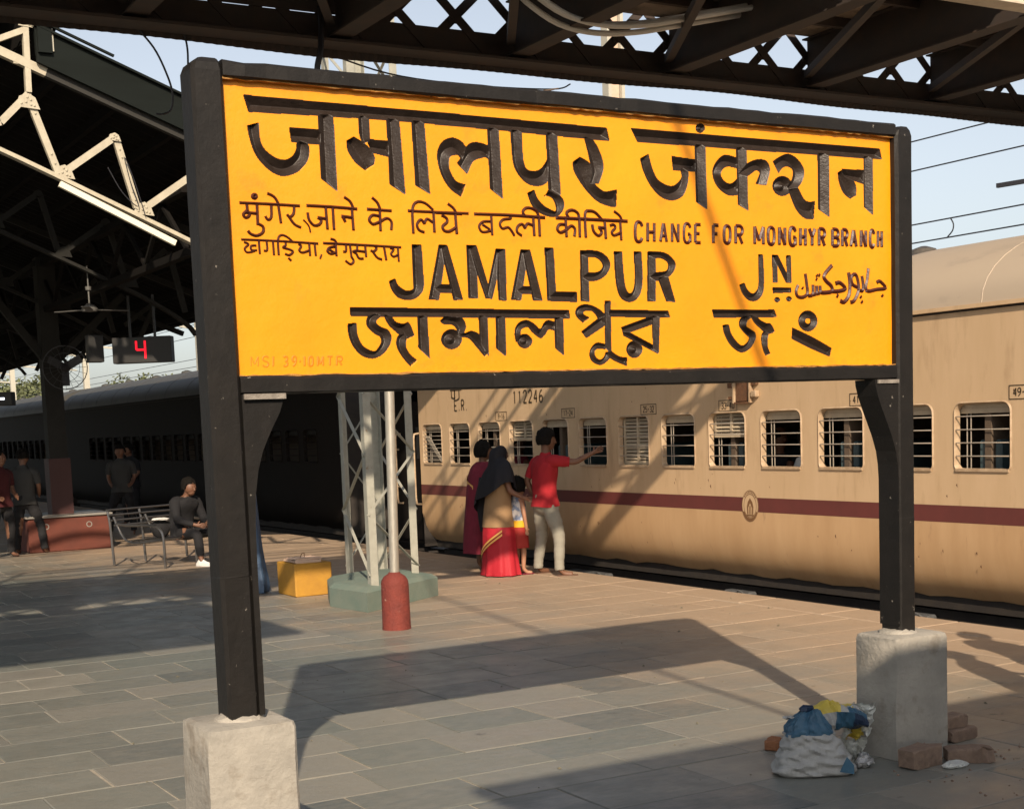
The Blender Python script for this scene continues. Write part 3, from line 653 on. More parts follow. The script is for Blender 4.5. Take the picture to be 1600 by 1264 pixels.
# the big letters are V-shaped grooves cut into the cement panel: one height field, shared out to the panel face
# and to one mesh per letter
import numpy as np
def carve():
    st = .0024; gx = np.arange(PX0, PX1+st*.5, st); gz = np.arange(PZ0, PZ1+st*.5, st); nx, nz = len(gx), len(gz)
    D = np.zeros((nz, nx)); own = -np.ones((nz-1, nx-1), int); best = np.zeros((nz-1, nx-1))
    for li, m in enumerate(CARVED):
        V = np.array(m.v); X = V[:, 0]; Zc = V[:, 2]; Dp = YP-V[:, 1]
        i0 = max(int((X.min()-PX0)/st)-1, 0); i1 = min(int((X.max()-PX0)/st)+3, nx); j0 = max(int((Zc.min()-PZ0)/st)-1, 0); j1 = min(int((Zc.max()-PZ0)/st)+3, nz)
        F = np.zeros((j1-j0, i1-i0))
        for f in m.f:
            for k in range(1, len(f)-1):
                t = (f[0], f[k], f[k+1]); x = X[list(t)]; z = Zc[list(t)]; d = Dp[list(t)]
                a0 = max(int((x.min()-PX0)/st), i0); a1 = min(int((x.max()-PX0)/st)+2, i1); b0 = max(int((z.min()-PZ0)/st), j0); b1 = min(int((z.max()-PZ0)/st)+2, j1)
                if a1 <= a0 or b1 <= b0: continue
                den = (z[1]-z[2])*(x[0]-x[2])+(x[2]-x[1])*(z[0]-z[2])
                if abs(den) < 1e-12: continue
                xx, zz = np.meshgrid(gx[a0:a1], gz[b0:b1])
                l0 = ((z[1]-z[2])*(xx-x[2])+(x[2]-x[1])*(zz-z[2]))/den; l1 = ((z[2]-z[0])*(xx-x[2])+(x[0]-x[2])*(zz-z[2]))/den; l2 = 1-l0-l1
                ins = (l0 >= -1e-6) & (l1 >= -1e-6) & (l2 >= -1e-6)
                v = np.where(ins, l0*d[0]+l1*d[1]+l2*d[2], 0); sl_ = F[b0-j0:b1-j0, a0-i0:a1-i0]; np.maximum(sl_, v, out=sl_)
        D[j0:j1, i0:i1] = np.maximum(D[j0:j1, i0:i1], F)
        C = (F[:-1, :-1]+F[1:, :-1]+F[:-1, 1:]+F[1:, 1:])/4; cnt = (F[:-1, :-1] > 0).astype(int)+(F[1:, :-1] > 0)+(F[:-1, 1:] > 0)+(F[1:, 1:] > 0)
        o = own[j0:j1-1, i0:i1-1]; bs = best[j0:j1-1, i0:i1-1]; w = (cnt >= 2) & (C > bs); o[w] = li; bs[w] = C[w]
    # trowelled face: slow waves, fine lumps in the grooves
    xx, zz = np.meshgrid(gx, gz); r = np.random.RandomState(5)
    wav = .0012*np.sin(xx*5.1+zz*3)+.0008*np.sin(xx*13+1)*np.sin(zz*17)
    Y = YP+wav+D*(1+.05*np.sin(xx*60)*np.sin(zz*47))+np.where(D > 0, r.uniform(-.0006, .0006, D.shape), 0)
    P = np.stack([xx-BO[0], Y-BO[1], zz], -1).reshape(-1, 3)
    jj, ii = np.mgrid[0:nz-1, 0:nx-1]; a = jj*nx+ii; Q = np.stack([a, a+1, a+nx+1, a+nx], -1).reshape(-1, 4); own = own.reshape(-1)
    def make(name, mt, sel):
        q = Q[sel]; u, inv = np.unique(q, return_inverse=True); inv = inv.reshape(-1, 4); me = bpy.data.meshes.new(name)
        me.vertices.add(len(u)); me.vertices.foreach_set('co', P[u].ravel().astype('f')); me.loops.add(inv.size); me.loops.foreach_set('vertex_index', inv.ravel().astype('i'))
        me.polygons.add(len(inv)); me.polygons.foreach_set('loop_start', np.arange(0, inv.size, 4, dtype='i')); me.polygons.foreach_set('use_smooth', np.ones(len(inv), bool))
        me.update(); me.materials.append(MATS[mt]); o = bpy.data.objects.new(name, me); COL.objects.link(o); o.parent = panel; return o
    make('panel_face', 'yellow_paint', own < 0)
    for li in range(len(CARVED)):
        if (own == li).any(): make('letter', 'letter_black', own == li)
carve()

# ================================================================== COACHES
PITCH = .893; XS = 9.9
def rrect(y0, y1, z0, z1, r, n=5):
    pts = []
    for cx, cz, a0 in ((y1-r, z1-r, 0), (y0+r, z1-r, 90), (y0+r, z0+r*.6, 180), (y1-r, z0+r*.6, 270)):
        rr_ = r if cz > (z0+z1)/2 else r*.6
        cx = y1-rr_ if cx > (y0+y1)/2 else y0+rr_
        for k in range(n+1):
            t = R(a0+90*k/n); pts.append((cx+rr_*math.cos(t), cz+rr_*math.sin(t)))
    return pts
def cell(m, y0, y1, z0, z1, hole, x=XS, depth=.05):
    """wall panel with a rounded hole and its reveal"""
    cy = sum(p[0] for p in hole)/len(hole); cz = sum(p[1] for p in hole)/len(hole); outer = []
    for p in hole:
        dy, dz = p[0]-cy, p[1]-cz
        t = min(((y1-cy) if dy > 0 else (y0-cy))/dy if abs(dy) > 1e-6 else 1e9, ((z1-cz) if dz > 0 else (z0-cz))/dz if abs(dz) > 1e-6 else 1e9)
        outer.append([cy+dy*t, cz+dz*t])
    for c in ((y0, z0), (y1, z0), (y1, z1), (y0, z1)):
        k = min(range(len(outer)), key=lambda i: (outer[i][0]-c[0])**2+(outer[i][1]-c[1])**2); outer[k] = list(c)
    n = len(hole)
    vs = [(x, *o) for o in outer]+[(x, *p) for p in hole]+[(x+depth, *p) for p in hole]
    fs = []
    for i in range(n):
        j = (i+1) % n; fs += [(i, j, n+j, n+i), (n+i, n+j, 2*n+j, 2*n+i)]
    m.add(vs, fs)
def coach(yn, yf, wins, matmap, label, near=True):
    c = thing('railway_coach', label, 'train coach', (XS, yf, 0)); O = (XS, yf, 0)
    def P(m, name, mt, sm=False, par=c): return m.shift(O).build(name, mt, par, sm)
    zt, zb = 2.68, .55; W0, W1 = 1.285, 1.88
    m = MB(); last = yn
    wy = sorted(w for w in wins)
    bounds = []
    for w in wy:
        cell(m, w-PITCH/2, w+PITCH/2, 1.2, 1.97, rrect(w-.315, w+.315, W0, W1, .085))
        bounds += [w-PITCH/2, w+PITCH/2]
    ya, yb = min(bounds), max(bounds)
    def panel_(y0, y1, z0, z1): m.add([(XS, y0, z0), (XS, y1, z0), (XS, y1, z1), (XS, y0, z1)], [(0, 1, 2, 3)])
    if ya > yn: panel_(yn, ya, 1.2, 1.97)
    if yb < yf: panel_(yb, yf, 1.2, 1.97)
    # any gap between windows
    for a, b in zip(wy, wy[1:]):
        if b-a > PITCH+.01: panel_(a+PITCH/2, b-PITCH/2, 1.2, 1.97)
    panel_(yn, yf, 1.97, zt); panel_(yn, yf, .965, 1.2)
    P(m, 'side_wall', matmap['body'])
    m = MB(); m.add([(XS-.002, yn, .812), (XS-.002, yf, .812), (XS-.002, yf, .965), (XS-.002, yn, .965)], [(0, 1, 2, 3)]); m.add([(XS+.01, yn, .812), (XS+.01, yf, .812), (XS-.002, yf, .812), (XS-.002, yn, .812)], [(0, 1, 2, 3)])
    P(m, 'stripe', matmap['stripe'])
    # lower side, curving under
    prof = [(0, .812), (0, .66), (.006, .54), (.020, .43), (.045, .33), (.085, .24), (.14, .16), (.20, .095)]
    rr = random.Random(5); N = int((yf-yn)/.22); m = MB(); vs = []
    for i in range(N+1):
        yy_ = yn+(yf-yn)*i/N
        for k, (dx, z) in enumerate(prof):
            vs.append((XS+dx+(.004*math.sin(yy_*2.1)+rr.uniform(-.004, .004))*(k > 1), yy_, z+(rr.uniform(-.018, .018) if k == len(prof)-1 else 0)))
    n = len(prof); fs = [(i*n+k, (i+1)*n+k, (i+1)*n+k+1, i*n+k+1) for i in range(N) for k in range(n-1)]
    m.add(vs, fs); P(m, 'lower_side', matmap['low'], True)
    # gutter and roof
    m = MB(); m.box((XS-.045, yn, 2.70), (XS+.03, yf, 2.735)); P(m, 'gutter', matmap['body'])
    m = MB(); m.box((XS+.001, yn, 2.681), (XS+.04, yf, 2.699)); P(m, 'cornice_shadow_strip', 'dark_iron')
    rp = [(XS-.02+1.52*(1-math.cos(R(t))), 2.737+.70*math.sin(R(t))) for t in range(0, 181, 9)]
    m = MB(); N = max(6, int((yf-yn)/1.6)); vs = []
    for i in range(N+1): vs += [(x, yn+(yf-yn)*i/N, z) for x, z in rp]
    n = len(rp); m.add(vs, [(i*n+k, (i+1)*n+k, (i+1)*n+k+1, i*n+k+1) for i in range(N) for k in range(n-1)]+[tuple(range(n)), tuple(N*n+k for k in range(n-1, -1, -1))])
    P(m, 'roof', matmap['roof'], True)
    for k in range(N):   # roof seams
        yy_ = yn+(yf-yn)*(k+.5)/N; m = MB()
        m.tube([(x-.001, yy_, z+.001) for x, z in rp[:12]], .004, 4); P(m, 'roof_seam', matmap['roof'])
    for k in range(int((yf-yn)/2.6)):  # roof ventilators
        yy_ = yn+1.6+k*2.6; P(MB().lathe([(.14, 0), (.16, .05), (.12, .12), (.03, .15)], 12, (XS+1.0, yy_, 3.30)), 'roof_ventilator', matmap['roof'], True)
    # back side, floor, ends, inside
    P(MB().box((XS+2.98, yn, -.05), (XS+3.02, yf, 2.73)), 'far_side', matmap['body']); P(MB().box((XS+.22, yn, -.02), (XS+2.97, yf, .10)), 'floor', 'dark_iron')
    m = MB()
    for yy_ in (yn, yf-.03): m = MB().add([(XS+.001, yy_, -.0), (XS+2.97, yy_, 0), (XS+2.97, yy_, 2.72), (XS+.001, yy_, 2.72)], [(0, 1, 2, 3)]); P(m, 'end_wall', 'dark_iron')
    m = MB(); m.box((XS+.2, yn+.05, .45), (XS+2.9, yf-.05, .50)); m.box((XS+1.9, yn+.1, .51), (XS+1.93, yf-.1, 2.66)); m.box((XS+.12, yn+.05, 2.60), (XS+2.9, yf-.05, 2.64)); P(m, 'inside_lining', 'coach_inside')
    k = yn+.6; i = 0
    while near and k < yf-1.2:
        m = MB(); m.box((XS+.10, k, .5), (XS+1.6, k+.07, 1.92)); P(m, 'partition', 'coach_inside')
        m = MB(); m.bbox((XS+.12, k+.09, .85), (XS+1.5, k+.5, .97), .02); m.bbox((XS+.12, k+.075, 1.0), (XS+1.5, k+.16, 1.55), .02); P(m, 'berth', 'coach_seat')
        m = MB(); m.bbox((XS+.12, k-.45, .85), (XS+1.5, k-.02, .97), .02); m.bbox((XS+.12, k-.09, 1.0), (XS+1.5, k-.015, 1.55), .02); P(m, 'berth', 'coach_seat')
        k += PITCH*2; i += 1
    # windows
    for i, w in enumerate(wins):
        kind = wins[w]
        h = rrect(w-.315, w+.315, W0, W1, .085); hi = rrect(w-.300, w+.300, W0+.015, W1-.012, .075); ho = rrect(w-.328, w+.328, W0-.014, W1+.013, .095)
        n = len(h); m = MB(); vs = [(XS-.001, *p) for p in ho]+[(XS-.012, *p) for p in h]+[(XS+.03, *p) for p in hi]+[(XS+.05, *p) for p in hi]
        fs = [(q*n+a, q*n+(a+1) % n, (q+1)*n+(a+1) % n, (q+1)*n+a) for q in range(3) for a in range(n)]
        m.add(vs, fs); f = P(m, 'window', 'window_frame' if near else matmap['body'], True)
        FO = (0, 0, 0)
        def Q(m, name, mt, sm=False): return m.shift(O).build(name, mt, f, sm)
        Q(MB().box((XS-.016, w-.30, W0-.012), (XS+.045, w+.30, W0+.012)), 'sill', 'window_frame' if near else matmap['body'])
        if kind == 'open': pass
        elif kind in ('bars', 'half', 'people', 'closed', 'empty'):
            for k in range(4):
                z = W0+.125+k*.117
                Q(MB().tube([(XS+.012, w-.312, z), (XS-.004, w-.29, z), (XS-.004, w+.29, z), (XS+.012, w+.312, z)], .0062, 6), 'bar', 'window_bar' if near else matmap['body'], True)
        elif kind == 'grille':
            for k in range(9):
                z = W0+.06+k*.06
                Q(MB().tube([(XS+.012, w-.312, z), (XS-.004, w-.29, z), (XS-.004, w+.29, z), (XS+.012, w+.312, z)], .005, 6), 'bar', 'window_bar', True)
            for k in range(3): Q(MB().bar((XS+.03, w+.28-k*.05, W0+.42), (XS+.03, w-.22-k*.03, W0+.03), .018, .012), 'bar', 'window_bar')
        zlow = {'closed': W0+.02, 'half': W1-.27, 'open': W1-.10}.get(kind, W1-.095)
        # louvre shutter: rails, stiles and slats
        m = MB(); xs_ = XS+.062
        m.box((xs_, w-.305, zlow), (xs_+.016, w+.305, zlow+.045)); m.box((xs_, w-.305, zlow+.046), (xs_+.016, w-.265, W1)); m.box((xs_, w+.265, zlow+.046), (xs_+.016, w+.305, W1))
        if kind not in ('closed', 'half'): m.box((xs_+.002, w-.264, zlow+.046), (xs_+.014, w+.264, W1))
        Q(m, 'shutter', 'shutter' if near else 'column_grey')
        if kind in ('closed', 'half'):
            Q(MB().box((xs_-.004, w-.02, zlow+.046), (xs_+.018, w+.02, W1)), 'shutter_stile', 'shutter')
            z = zlow+.06
            while z < W1-.02:
                for s in (-1, 1):
                    a, b = (w-.262, w-.022) if s < 0 else (w+.022, w+.262)
                    Q(MB().bar((xs_+.008, a, z+.012), (xs_+.008, b, z+.012), .006, .036, (.75, 0, 1)), 'slat', 'shutter')
                z += .042
        # inner vertical guide rods
        if near and kind not in ('closed',):
            for k in (0, 1): Q(MB().tube([(XS+.085, w+.25-k*.045, W0), (XS+.085, w+.25-k*.045, W1)], .005, 5), 'guide_rod', 'window_bar')
    # underframe
    m = MB(); m.box((XS+.30, yn+.1, -.30), (XS+2.7, yf-.1, -.052)); P(m, 'underframe', 'dark_iron')
    for bc in (yn+2.6, yf-2.9):
        b = P(MB().box((XS+.42, bc-1.3, -.52), (XS+.58, bc+1.3, -.36)), 'bogie', 'dark_iron')
        for wy_ in (-.95, .95):
            m = MB(); pr = [(.0, -.06), (.42, -.06), (.45, -.03), (.45, .06), (.40, .07), (0, .07)]
            vs = []; nn = 24
            for r_, x_ in pr: vs += [(XS+.66+x_, bc+wy_+max(r_, .02)*math.cos(2*math.pi*q/nn), -.33+max(r_, .02)*math.sin(2*math.pi*q/nn)) for q in range(nn)]
            m.add(vs, [(q*nn+a, q*nn+(a+1) % nn, (q+1)*nn+(a+1) % nn, (q+1)*nn+a) for q in range(5) for a in range(nn)])
            m.shift(O).build('wheel', 'dark_iron', b, True)
            MB().bbox((XS+.34, bc+wy_-.13, -.50), (XS+.44, bc+wy_+.13, -.22), .02).shift(O).build('axle_box', 'dark_iron', b)
    mid = (yn+yf)/2
    for dy, s_ in ((-2.75, .75), (-.9, .5), (1.75, .45), (4.6, .9)):
        P(MB().bbox((XS+.16, mid+dy, -.50), (XS+.29, mid+dy+s_, -.10), .02), 'battery_box', 'box_grey')
        P(MB().tube(crom([(XS+.15, mid+dy-.05, -.2), (XS+.10, mid+dy+.1, -.08), (XS+.12, mid+dy+.25, -.22), (XS+.14, mid+dy+.42, -.12)], 4), .012, 6), 'hose', 'box_grey', True)
    return c, P
wins = {}
kinds = ['grille', 'empty', 'bars', 'half', 'open', 'bars', 'closed', 'bars', 'half', 'people', 'people', 'bars', 'empty', 'bars', 'bars', 'half', 'bars', 'bars', 'bars', 'bars']
for i, k in enumerate(kinds): wins[19.669-i*PITCH] = k
mm = dict(body='coach_cream', stripe='coach_maroon', low='coach_cream_low', roof='coach_roof')
c1, P1 = coach(1.2, 20.12, wins, mm, 'cream coach with maroon stripe, barred windows and black number 112246 standing at the platform')
wins2 = {24.6+i*PITCH: 'bars' for i in range(19)}
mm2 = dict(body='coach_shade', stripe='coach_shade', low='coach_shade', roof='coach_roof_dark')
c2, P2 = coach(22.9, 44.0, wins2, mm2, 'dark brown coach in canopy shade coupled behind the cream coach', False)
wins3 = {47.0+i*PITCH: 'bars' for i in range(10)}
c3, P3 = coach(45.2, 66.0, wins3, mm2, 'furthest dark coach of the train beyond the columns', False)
# entrance vestibule of the near coach: recessed door, steps, handrails
v = MB(); v.box((XS+.25, 20.13, .0), (XS+2.9, 21.75, .05)); v.box((XS+.22, 20.95, .051), (XS+.25, 21.75, 2.66)); v.box((XS+.25, 21.76, 0), (XS+2.9, 21.79, 2.66)); v.box((XS+1.3, 20.13, .051), (XS+1.33, 20.94, 2.66))
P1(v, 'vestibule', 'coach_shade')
P1(MB().box((XS+.20, 20.13, 2.661), (XS+2.9, 21.80, 2.9)), 'vestibule_roof', 'coach_roof')
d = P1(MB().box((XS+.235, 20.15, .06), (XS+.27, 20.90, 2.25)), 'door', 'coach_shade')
MB().box((XS+.225, 20.35, 1.35), (XS+.236, 20.7, 1.85)).shift((XS, 20.12, 0)).build('pane', 'display_case', d)
for k in range(3): P1(MB().box((XS+.12-.02*k, 20.2, -.12-.22*k), (XS+.42, 20.85, -.09-.22*k)), 'step', 'dark_iron')
for yy_ in (20.20, 20.86):
    P1(MB().tube([(XS+.03, yy_, 1.75), (XS-.05, yy_, 1.74), (XS-.065, yy_, 1.66), (XS-.065, yy_, .75), (XS-.05, yy_, .66), (XS+.03, yy_, .65)], .017, 8), 'handrail', 'saree_gold' if False else 'window_frame', True)
P1(MB().tube([(XS+.2, 21.3, 1.5), (XS-.0, 21.3, 1.5), (XS-.02, 21.3, .9), (XS+.2, 21.3, .9)], .02, 6), 'handrail', 'window_frame', True)
# gangway bellows
m = MB()
for k in range(9):
    e = .06 if k % 2 else 0; y_ = 21.80+k*.13; m.rings([[(XS+.95-e, y_, .3), (XS+2.05+e, y_, .3), (XS+2.05+e, y_, 2.5+e), (XS+.95-e, y_, 2.5+e)], [(XS+.95-.06+e, y_+.12, .3), (XS+2.05+.06-e, y_+.12, .3), (XS+2.05+.06-e, y_+.12, 2.56-e), (XS+.95-.06+e, y_+.12, 2.56-e)]])
P1(m, 'gangway_bellows', 'dark_iron')
# print on the coach side
def split_parts(): pass
def flat_text(P, txt, yc, zb, hgt, w, gap, stroke, mt='coach_print', x=XS-.003, name='lettering'):
    """text on the x = const side, reading towards -y"""
    tot = len(txt)*w+(len(txt)-1)*gap; y0 = yc+tot/2; m = MB()
    for i, ch in enumerate(txt):
        ys = y0-i*(w+gap)
        if ch == ' ': continue
        if name == 'lettering': m = MB()
        for s in FONT[ch]:
            pts = [Vector((ys-a*w, zb+hgt*(1-b))) for a, b in s]; pts = [Vector(p) for p in crom([tuple(p) for p in pts], 3)] if len(pts) > 2 else pts
            L_, R_ = [], []
            for k, p in enumerate(pts):
                dd = pts[min(k+1, len(pts)-1)]-pts[max(k-1, 0)]; dd.normalize(); nn = Vector((-dd.y, dd.x))*stroke/2
                L_.append((x, p.x+nn.x, p.y+nn.y)); R_.append((x, p.x-nn.x, p.y-nn.y))
            n = len(pts); m.add(L_+R_, [(k, k+1, n+k+1, n+k) for k in range(n-1)])
        if name == 'lettering' and m.v: P(m, 'character', mt)
    return None if name == 'lettering' else P(m, name, mt)
flat_text(P1, 'E.R.', 18.70, 2.065, .15, .075, .035, .026)
flat_text(P1, '112246', 16.78, 2.12, .16, .085, .055, .026)
m = MB()
for pts in ([(18.98, 2.36), (18.98, 2.26), (18.88, 2.24), (18.88, 2.37)], [(18.88, 2.37), (18.88, 2.22)], [(18.74, 2.36), (18.74, 2.24), (18.82, 2.22)], [(19.02, 2.37), (18.66, 2.37)]):
    for a, b in zip(pts, pts[1:]): m.bar((XS-.0045, *a), (XS-.0045, *b), .024, .003, (1, 0, 0))
P1(m, 'lettering', 'coach_print')
for txt, yc in (('9-16', 17.52), ('17-24', 15.77), ('25-32', 13.99), ('33-40', 12.50), ('41-48', 10.45), ('49-56', 8.50)):
    zc = 1.955; fr = MB(); hw, hh, t = .155, .058, .008
    for a, b in (((yc-hw, zc-hh), (yc+hw, zc-hh)), ((yc-hw, zc+hh), (yc+hw, zc+hh)), ((yc-hw, zc-hh-t/2), (yc-hw, zc+hh+t/2)), ((yc+hw, zc-hh-t/2), (yc+hw, zc+hh+t/2))):
        (ay, az), (by, bz) = a, b
        fr.box((XS-.0035, min(ay, by)-t/2, min(az, bz)-t/2), (XS-.001, max(ay, by)+t/2, max(az, bz)+t/2)) if ay != by else fr.box((XS-.0034, ay-t/2+.0, az+t), (XS-.001, ay+t/2, bz-t))
    P1(fr, 'seat_number_frame', 'coach_print')
    flat_text(P1, txt, yc, zc-.033, .066, .032, .014, .011, name='seat_number')
# crest over the stripe
ey, ez = 12.15, .875
m = MB(); n = 40
def disc(m, r0, r1, x, a0=0, a1=360, sy=.82, n=40):
    vs = []
    for k in range(n+1):
        t = R(a0+(a1-a0)*k/n); vs += [(x, ey+r0*sy*math.cos(t), ez+r0*math.sin(t)), (x, ey+r1*sy*math.cos(t), ez+r1*math.sin(t))]
    m.add(vs, [(2*k, 2*k+1, 2*k+3, 2*k+2) for k in range(n)])
disc(m, 0.0, .168, XS-.004); em = P1(m, 'crest', 'coach_cream')
def E1(m, mt): return m.shift((XS, 20.12, 0)).build('crest_print', mt, em)
m = MB(); disc(m, .160, .168, XS-.006); disc(m, .122, .130, XS-.006); disc(m, .134, .158, XS-.0062, 205, 335)
for k in range(9): disc(m, .138, .154, XS-.006, 40+k*12, 47+k*12, n=3)
E1(m, 'emblem_print')
m = MB(); m.add([(XS-.006, ey+a, ez+b) for a, b in ((-.05, -.09), (-.055, -.01), (-.038, .04), (0, .085), (.038, .04), (.055, -.01), (.05, -.09), (.03, -.09), (.034, -.02), (.0, .03), (-.034, -.02), (-.03, -.09))], [(0, 1, 10, 11), (1, 2, 9, 10), (2, 3, 9), (3, 4, 9), (4, 5, 8, 9), (5, 6, 7, 8)])
for a in (-.012, .012): m.add([(XS-.0061, ey+a-.006, ez-.09), (XS-.0061, ey+a+.006, ez-.09), (XS-.0061, ey+a+.006, ez), (XS-.0061, ey+a-.006, ez)], [(0, 1, 2, 3)])
m.add([(XS-.0063, ey+a, ez+b) for a, b in ((-.07, -.11), (.07, -.11), (.06, -.094), (-.06, -.094))], [(0, 1, 2, 3)])
E1(m, 'emblem_print')
# destination board holder
b0 = P1(MB().bbox((XS-.03, 12.09, 1.99), (XS-.004, 12.33, 2.26), .006), 'board_holder', 'rust')
def B1(m, mt='window_frame'): return m.shift((XS, 20.12, 0)).build('holder_bracket', mt, b0)
B1(MB().box((XS-.055, 12.065, 1.975), (XS-.001, 12.085, 2.28))); B1(MB().box((XS-.055, 12.335, 1.975), (XS-.001, 12.355, 2.28)))
B1(MB().box((XS-.05, 12.087, 1.968), (XS-.001, 12.333, 1.986)), 'rust'); B1(MB().bbox((XS-.06, 11.96, 2.03), (XS-.001, 12.05, 2.10), .01)); B1(MB().box((XS-.04, 11.98, 2.16), (XS-.001, 12.06, 2.19)), 'rust'); B1(MB().box((XS-.05, 12.37, 2.02), (XS-.001, 12.43, 2.05)), 'rust'); B1(MB().box((XS-.05, 12.37, 2.14), (XS-.001, 12.44, 2.22)), 'rust')
# scratches / dents in the skin
rr = random.Random(12)
m = MB()
for k in range(60):
    y_ = rr.uniform(3, 19.5); z_ = rr.choice([rr.uniform(.35, .78), rr.uniform(1.0, 1.25), rr.uniform(1.95, 2.5)]); s_ = rr.uniform(.008, .02)
    m.add([(XS-.0015, y_, z_), (XS-.0015, y_+s_*rr.uniform(.3, 1), z_-s_), (XS-.0015, y_-s_*.4, z_-s_*rr.uniform(1, 3))], [(0, 1, 2)])
stuff(P1(m, 'paint_chips', 'rust'))
# luggage and cloth seen through the windows
def passenger(y, x, hz, mt, hair=True, nm='seated passenger', lab=''):
    t = thing('person', lab, 'person', (x, y, .97))
    m = MB(); m.rings([[(math.cos(2*math.pi*k/12)*rx, math.sin(2*math.pi*k/12)*ry, z) for k in range(12)] for z, rx, ry in ((-.0, .14, .17), (.15, .13, .17), (.32, .11, .18), (.40, .09, .14), (.44, .05, .06))]); m.build('clothing', mt, t, True)
    m = MB(); m.lathe([(.045, .43), (.05, .50), (.075, .54), (.085, .60), (.082, .66), (.05, .72), (.01, .735)], 12); m.ball((0, -.09, .59), .018); m.tube([(-.0, -.17, .34), (-.08, -.24, .18), (-.2, -.2, .16)], [.045, .04, .03], 8); m.build('body', 'skin', t, True)
    if hair: MB().ball((0, .015, .635), .098, 12, 8, (1, 1, .95)).build('hair', 'hair', t, True)
    return t
passenger(12.62, XS+.33, 0, 'shirt_red', lab='seated passenger in red inside the coach, behind the half shuttered window')
passenger(12.30, XS+.55, 0, 'cloth_dark', lab='seated passenger in dark clothes beside the one in red in the coach')
passenger(11.62, XS+.34, 0, 'cloth_white', lab='seated passenger in pale clothes seen in the window right of the board holder')
passenger(17.72, XS+.4, 0, 'cloth_maroon', lab='seated passenger in maroon inside the window above the two women')
passenger(13.55, XS+.45, 0, 'cloth_dark', lab='seated passenger in dark clothes behind the window left of the red passenger')
m = jit(MB().ball((0, 0, .16), .2, 10, 7, (1.2, 1, .8)), .02); tag(m.build('bag', 'foil', None, True, (XS+.35, 10.85, .97)), 'silver grey crumpled bag behind the bars of the window left of the right post', 'bag')
m = jit(MB().ball((0, 0, .1), .12, 10, 7, (1.2, 1, .8)), .015); tag(m.build('bag', 'cloth_white', None, True, (XS+.4, 11.95, .97)), 'small white bag lying on the berth under the passenger in pale clothes', 'bag')

# ================================================================== FOOT OVERBRIDGE
YN, YF = 8.15, 11.1
fob = thing('footbridge', 'dark steel lattice footbridge crossing over the platform and the train', 'footbridge', (8, 9.6, 0)); FO_ = (8, 9.6, 0)
def PF(m, name, mt, sm=False): return m.shift(FO_).build(name, mt, fob, sm)
X0, X1 = -9.0, 30.0
PF(MB().box((X0, YN+.1, 5.46), (X1, YF-.1, 5.52)), 'deck', 'fob_deck')
for Y_, s in ((YN, 1), (YF, -1)):
    m = MB(); m.box((X0, Y_-.09, 4.955), (X1, Y_+.09, 4.97)); m.box((X0, Y_-.008, 4.971), (X1, Y_+.008, 5.175)); PF(m, 'bottom_chord', 'fob_cream' if s > 0 else 'fob_steel')
    m = MB(); m.box((X0, Y_-.09, 5.60), (X1, Y_+.09, 5.615)); m.box((X0, Y_-.008, 5.5), (X1, Y_+.008, 5.599)); PF(m, 'top_chord', 'fob_steel')
    k = 0; x = 0.0
    lat = MB()
    xx = 8.745-.555*32
    while xx < X1-.6:
        if xx-.27 > X0:
            vis_ = 3 < xx < 14 and s < 0
            a = MB().bar((xx-.2775, Y_+.014, 5.02), (xx+.2775, Y_+.014, 5.54), .078, .010, (0, 1, 0)); b = MB().bar((xx-.2775, Y_-.014, 5.54), (xx+.2775, Y_-.014, 5.02), .078, .010, (0, 1, 0))
            g = MB().box((xx-.055, Y_-.007, 5.225), (xx+.055, Y_+.007, 5.335))
            if vis_:
                PF(a, 'lattice_bar', 'fob_steel'); PF(b, 'lattice_bar', 'fob_steel'); PF(g, 'gusset_plate', 'fob_steel')
            else: lat.add(a.v, a.f); lat.add(b.v, b.f)
        xx += .555
    stuff(PF(lat, 'lattice_bars', 'fob_steel'))
# fascia sheet with corrugated lower lip on the far side
m = MB(); n = 700; vs = []
for i in range(n+1):
    x = 1.5+(X1-1.5)*i/n; sag = .012*math.sin(x*.9)+.008*math.sin(x*2.3)
    vs += [(x, YF+.10+.012*(i % 2), 4.885+sag), (x, YF+.10+.012*(i % 2), 4.96)]
m.add(vs, [(2*i, 2*i+1, 2*i+3, 2*i+2) for i in range(n)]); PF(m, 'fascia_sheet', 'fob_steel')
PF(MB().box((X0, YF-.16, 4.93), (X1, YF+.085, 4.953)), 'edge_plate', 'fob_steel')
PF(MB().box((X0, YF-.03, 5.176), (4.9, YF-.02, 5.4595)), 'side_sheet', 'fob_steel')
# cross beams, diagonal bracing, stringers
xb = 9.85-1.66*11; beams = []
while xb < X1:
    if xb > X0: beams.append(xb)
    xb += 1.66
for xb in beams:
    m = MB(); m.box((xb-.09, YN+.02, 4.985), (xb+.09, YF-.02, 5.0)); m.box((xb-.006, YN+.02, 5.001), (xb+.006, YF-.02, 5.44)); m.box((xb-.07, YN+.02, 5.441), (xb+.07, YF-.02, 5.455))
    PF(m, 'cross_beam', 'fob_steel')
    if xb+1.66 < X1:
        PF(MB().angle((xb+.08, YN+.1, 5.10), (xb+1.58, YF-.1, 5.10), .07), 'brace', 'fob_steel')
for dy in (.75, 1.45, 2.2):
    PF(MB().box((X0, YN+dy, 5.37), (X1, YN+dy+.05, 5.458)), 'stringer', 'fob_steel')
